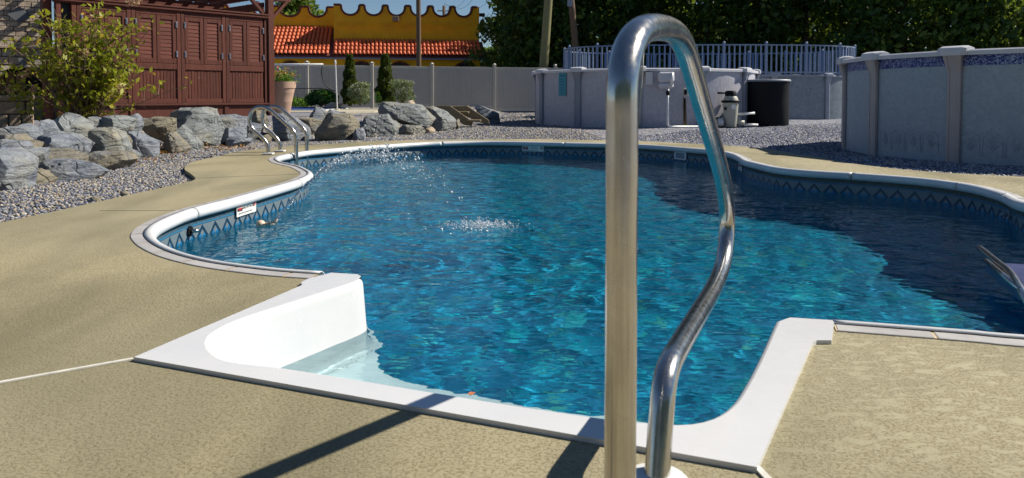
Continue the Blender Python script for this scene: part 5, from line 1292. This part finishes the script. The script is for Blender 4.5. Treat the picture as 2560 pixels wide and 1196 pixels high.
# ------------------------------------------------------------------ trees
def tree(px, Y, h, r, label, mat, n, leaf, z0=.8, group='trees behind the fence', lean=0.0, name='tree', trunk=.2):
    b = Vector((AT(px, 241, Y).x, Y, 0)); t = thing(name, label, 'tree', tuple(b), 0, group)
    blobs = []
    for k in range(16):
        f = k/15; z = z0 + (h-z0)*f; rr = r*math.sin(math.pi*(.18+.72*f))**.7
        for j in range(3):
            a = random.uniform(0, 6.28); d = random.uniform(.25, .8)*rr; s = random.uniform(.30, .5)*r; blobs.append(((d*math.cos(a)+lean*f, d*math.sin(a), z+random.uniform(-.3,.3)), (s, s, s*.7)))
    V_, F_ = crown(n, blobs, leaf, .6); mesh_np('crown', V_, F_, mat, t)
    mb = MB(); mb.tube([(0,0,-.2),(.05,0,h*.3),(lean*.5-.05,.05,h*.6),(lean*.9,0,h*.9)], [trunk, trunk*.8, trunk*.5, trunk*.1], 10)
    for k in range(8):
        c, s = blobs[random.randint(6, 40)]; z1 = c[2]*.75; mb.tube([(lean*.4, 0, z1*.8), (c[0]*.5, c[1]*.5, z1), (c[0], c[1], c[2])], [trunk*.35, trunk*.22, trunk*.06], 6)
    mb.build('trunk', M['bark'], t, True); return t
tr_l = ['dark leafy tree nearest the ochre building, edge of the wood', 'dark tree behind the pale green utility pole', 'dark tree between the two utility poles on the right', 'dark tree right of the brown utility pole, over the picket fence corner',
        'dark tree directly behind the top of the handrail', 'dark tree over the middle of the picket fence', 'dark tree over the right half of the picket fence', 'dark tree above the right end of the picket fence', 'dark tree above the left end of the large grey pool',
        'dark tree above the second upright of the large grey pool', 'dark tree near the upper right corner of the view', 'dark tree in the upper right corner cut by the picture edge']
for k, (px, Y) in enumerate(((1300,44),(1375,41),(1455,44),(1545,42),(1650,43),(1765,41),(1885,42),(2010,40),(2130,39),(2255,38),(2400,37),(2560,36))):
    tree(px, Y, 8.2 if k == 0 else 14+random.uniform(-1,1.5), 3.0 if k == 0 else 3.6, tr_l[k], M['leaf_tree'], 9000, .20, .6)
for k, px in enumerate((1340, 1480, 1600, 1720, 1840, 1960, 2090, 2220, 2360, 2500, 2640)):
    tree(px, 52+random.uniform(-2,3)+(9 if k < 2 else 0), 14, 4.4, 'dark tree in the rear row of the wood, ' + ('leftmost, behind the pale green pole','behind the brown pole','behind the picket fence corner','behind the handrail top','over the middle pickets','right of the handrail top','over the black drum','above the right picket end','above the left of the grey pool','above the right of the grey pool','beyond the right picture edge')[k], M['leaf_tree'], 4500, .36, .3, 'rear row of trees on the right')
tree(735, 66, 9.3, 2.8, 'green treetop showing over the parapet beside the cabana post', M['leaf_far'], 6000, .22, 5, None)
tree(1228, 85, 5.4, 2.5, 'small distant tree in the gap right of the ochre building', M['leaf_far'], 4000, .26, .5, None, trunk=.12)
tree(1262, 78, 5.6, 2.5, 'sunlit distant tree against the edge of the dark wood', M['leaf_far'], 4000, .25, .5, None, trunk=.12)

# ------------------------------------------------------------------ utility poles and wires
def upole(pts, Y, r, mat, label, arm=False):
    a, b = AT(*pts[0], Y), AT(*pts[1], Y); d = (b-a); base = a + d*((-.1-a.z)/d.z); top = a + d*((9.5-a.z)/d.z)
    t = thing('utility_pole', label, 'utility pole', tuple(base)); MB().tube([(0,0,0), (top-base)*.5, top-base], [r*1.12, r, r*.88], 16).build('pole', mat, t, True, auto=.8)
    mb = MB().box((top-base).x-1.1, (top-base).x+1.1, -.06, .06, 8.6, 8.75); mb.build('crossarm', M['pole_wood'], t)
    for x in (-.95, -.4, .4, .95): MB().lathe([(.03,0),(.05,.05),(.04,.1),(.02,.14)], 8, ((top-base).x+x, 0, 8.751)).build('insulator', M['resin_grey'], t, True)
    return t, top
upole([(1047,160),(1046,0)], 34.5, .105, M['pole_wood'], 'dark brown utility pole standing in front of the ochre building')
upole([(1359,168),(1371,0)], 33.5, .185, M['pole_green'], 'pale green-grey treated pole rising behind the white pool')
t, tp = upole([(1438,110),(1428,0)], 36, .15, M['pole_wood'], 'brown utility pole leaning left over the picket fence')
p = AT(1424, 2, 36) ; MB().box(p.x-.12-t.location.x, p.x+.12-t.location.x, -.25, -.16, p.z-.2, p.z+.5).build('meter_box', M['resin_grey'], t)
p0 = AT(1110, 42, 70); dt = thing('utility_pole', 'small distant utility pole peeking over the scalloped parapet', 'utility pole', (p0.x, 70, 0)); zt_ = AT(1110, 15, 70).z
MB().tube([(0,0,-.1),(0,0,zt_)], [.18,.14], 10).build('pole', M['pole_wood'], dt, True); MB().box(-.6,.9,-.05,.05,zt_-.5,zt_-.42).build('crossarm', M['pole_wood'], dt)
MB().tube([(.02,0,zt_),(.05,0,zt_+.22),(.35,0,zt_+.02),(.7,0,zt_-.1)], .02, 5).build('lead_wire', M['blackcord'], dt)
def wire(a, b, Ya, Yb, sag, r_, label):
    A_, B_ = AT(*a, Ya), AT(*b, Yb); pts = [A_.lerp(B_, t) - Vector((0, 0, sag*4*t*(1-t))) for t in [k/14 for k in range(15)]]
    mb = MB().tube([p - A_ for p in pts], r_, 5); o = mb.build('overhead_wire', M['blackcord']); o.location = A_; tag(o, label, 'wire', 'overhead wires by the wood')
wire((1206,103), (1342,-10), 60, 36, .15, .022, 'thick overhead cable rising steeply from the building corner to the right')
wire((1206,98), (1300,-12), 60, 37, .2, .014, 'thin overhead wire just left of the thick cable')
wire((1208,106), (1375,-8), 60, 36, .2, .016, 'overhead cable passing below the thick cable toward the wood')
wire((1216,112), (1420,-6), 60, 38, .3, .014, 'lowest overhead wire crossing the dark wood')
wire((1144,22), (1184,-6), 75, 60, .3, .014, 'short thin wire above the right end of the parapet')
wire((1140,20), (1166,-6), 75, 60, .1, .012, 'steep thin wire above the parapet near the distant pole')
wire((1195,20), (1222,2), 75, 60, .1, .012, 'thin wire beside the right corner of the parapet')
wire((1206,42), (1240,41), 70, 70, .1, .02, 'red-brown span wire carrying the traffic signal')
p = AT(1207, 57, 70); tl_o = thing('traffic_signal', 'small black traffic signal hanging right of the ochre building', 'traffic light', (p.x, 70, p.z-.35))
MB().box(-.13,.13,-.10,.10,0,.66).build('housing', M['black'], tl_o, bevel=.02)
for k in range(3): MB().tube([(0,-.101,.12+k*.21),(0,-.20,.12+k*.21)], .085, 10, False).build('visor', M['black'], tl_o)
MB().tube([(0,0,.66),(0,0,.9)], .03, 6).build('hanger', M['black'], tl_o); MB().box(-.35,.2,-.15,.15,.9,1.2).build('control_box', M['black'], tl_o, bevel=.03)

# added foliage screen, unseen behind the viewpoint: darkens tube reflections and sky fill
hg = thing('added_hedge', 'added dark foliage screen behind the viewpoint, seen only as reflection in the steel handrail', 'added_hedge', (0, -9, 0))
hb = [((x + random.uniform(-.4,.4), random.uniform(-.4,.4), z), (1.3, 1.0, 1.1)) for x in range(-15, 16, 2) for z in (.9, 2.3, 3.7, 4.9)]
V_, F_ = crown(26000, hb, .16, .3); mesh_np('foliage', V_, F_, M['leaf_tree'], hg)
mb = MB()
for x in range(-14, 15, 4): mb.tube([(x, 0, -.1), (x+.1, 0, 2.5), (x-.1, .1, 5)], [.12, .09, .03], 8)
mb.build('trunks', M['bark'], hg)

# stray leaves
def stray(px, py, z, s, mat, label):
    g_ = G(px, py, z); mb = MB(); mb.add([(-s,0,.002),(-s*.3,-s*.45,.006),(s*.4,-s*.4,.003),(s,0,.010),(s*.35,s*.42,.004),(-s*.4,s*.45,.007)], [(0,1,2,3),(0,3,4,5)]); mb.add([(s,0,.010),(s*1.5,s*.1,.004),(s*1.5,s*.14,.004)], [(0,1,2)])
    o = mb.build('fallen_leaf', mat); o.location = g_; o.rotation_euler = (0, 0, random.uniform(0, 6)); tag(o, label, 'leaf')
stray(1178, 988, WZ+.006, .022, M['fallen'], 'brown fallen leaf floating by the front rim of the entry step')
stray(2372, 506, WZ+.004, .035, M['yellowleaf'], 'yellow leaf floating at the foot of the dark right wall')
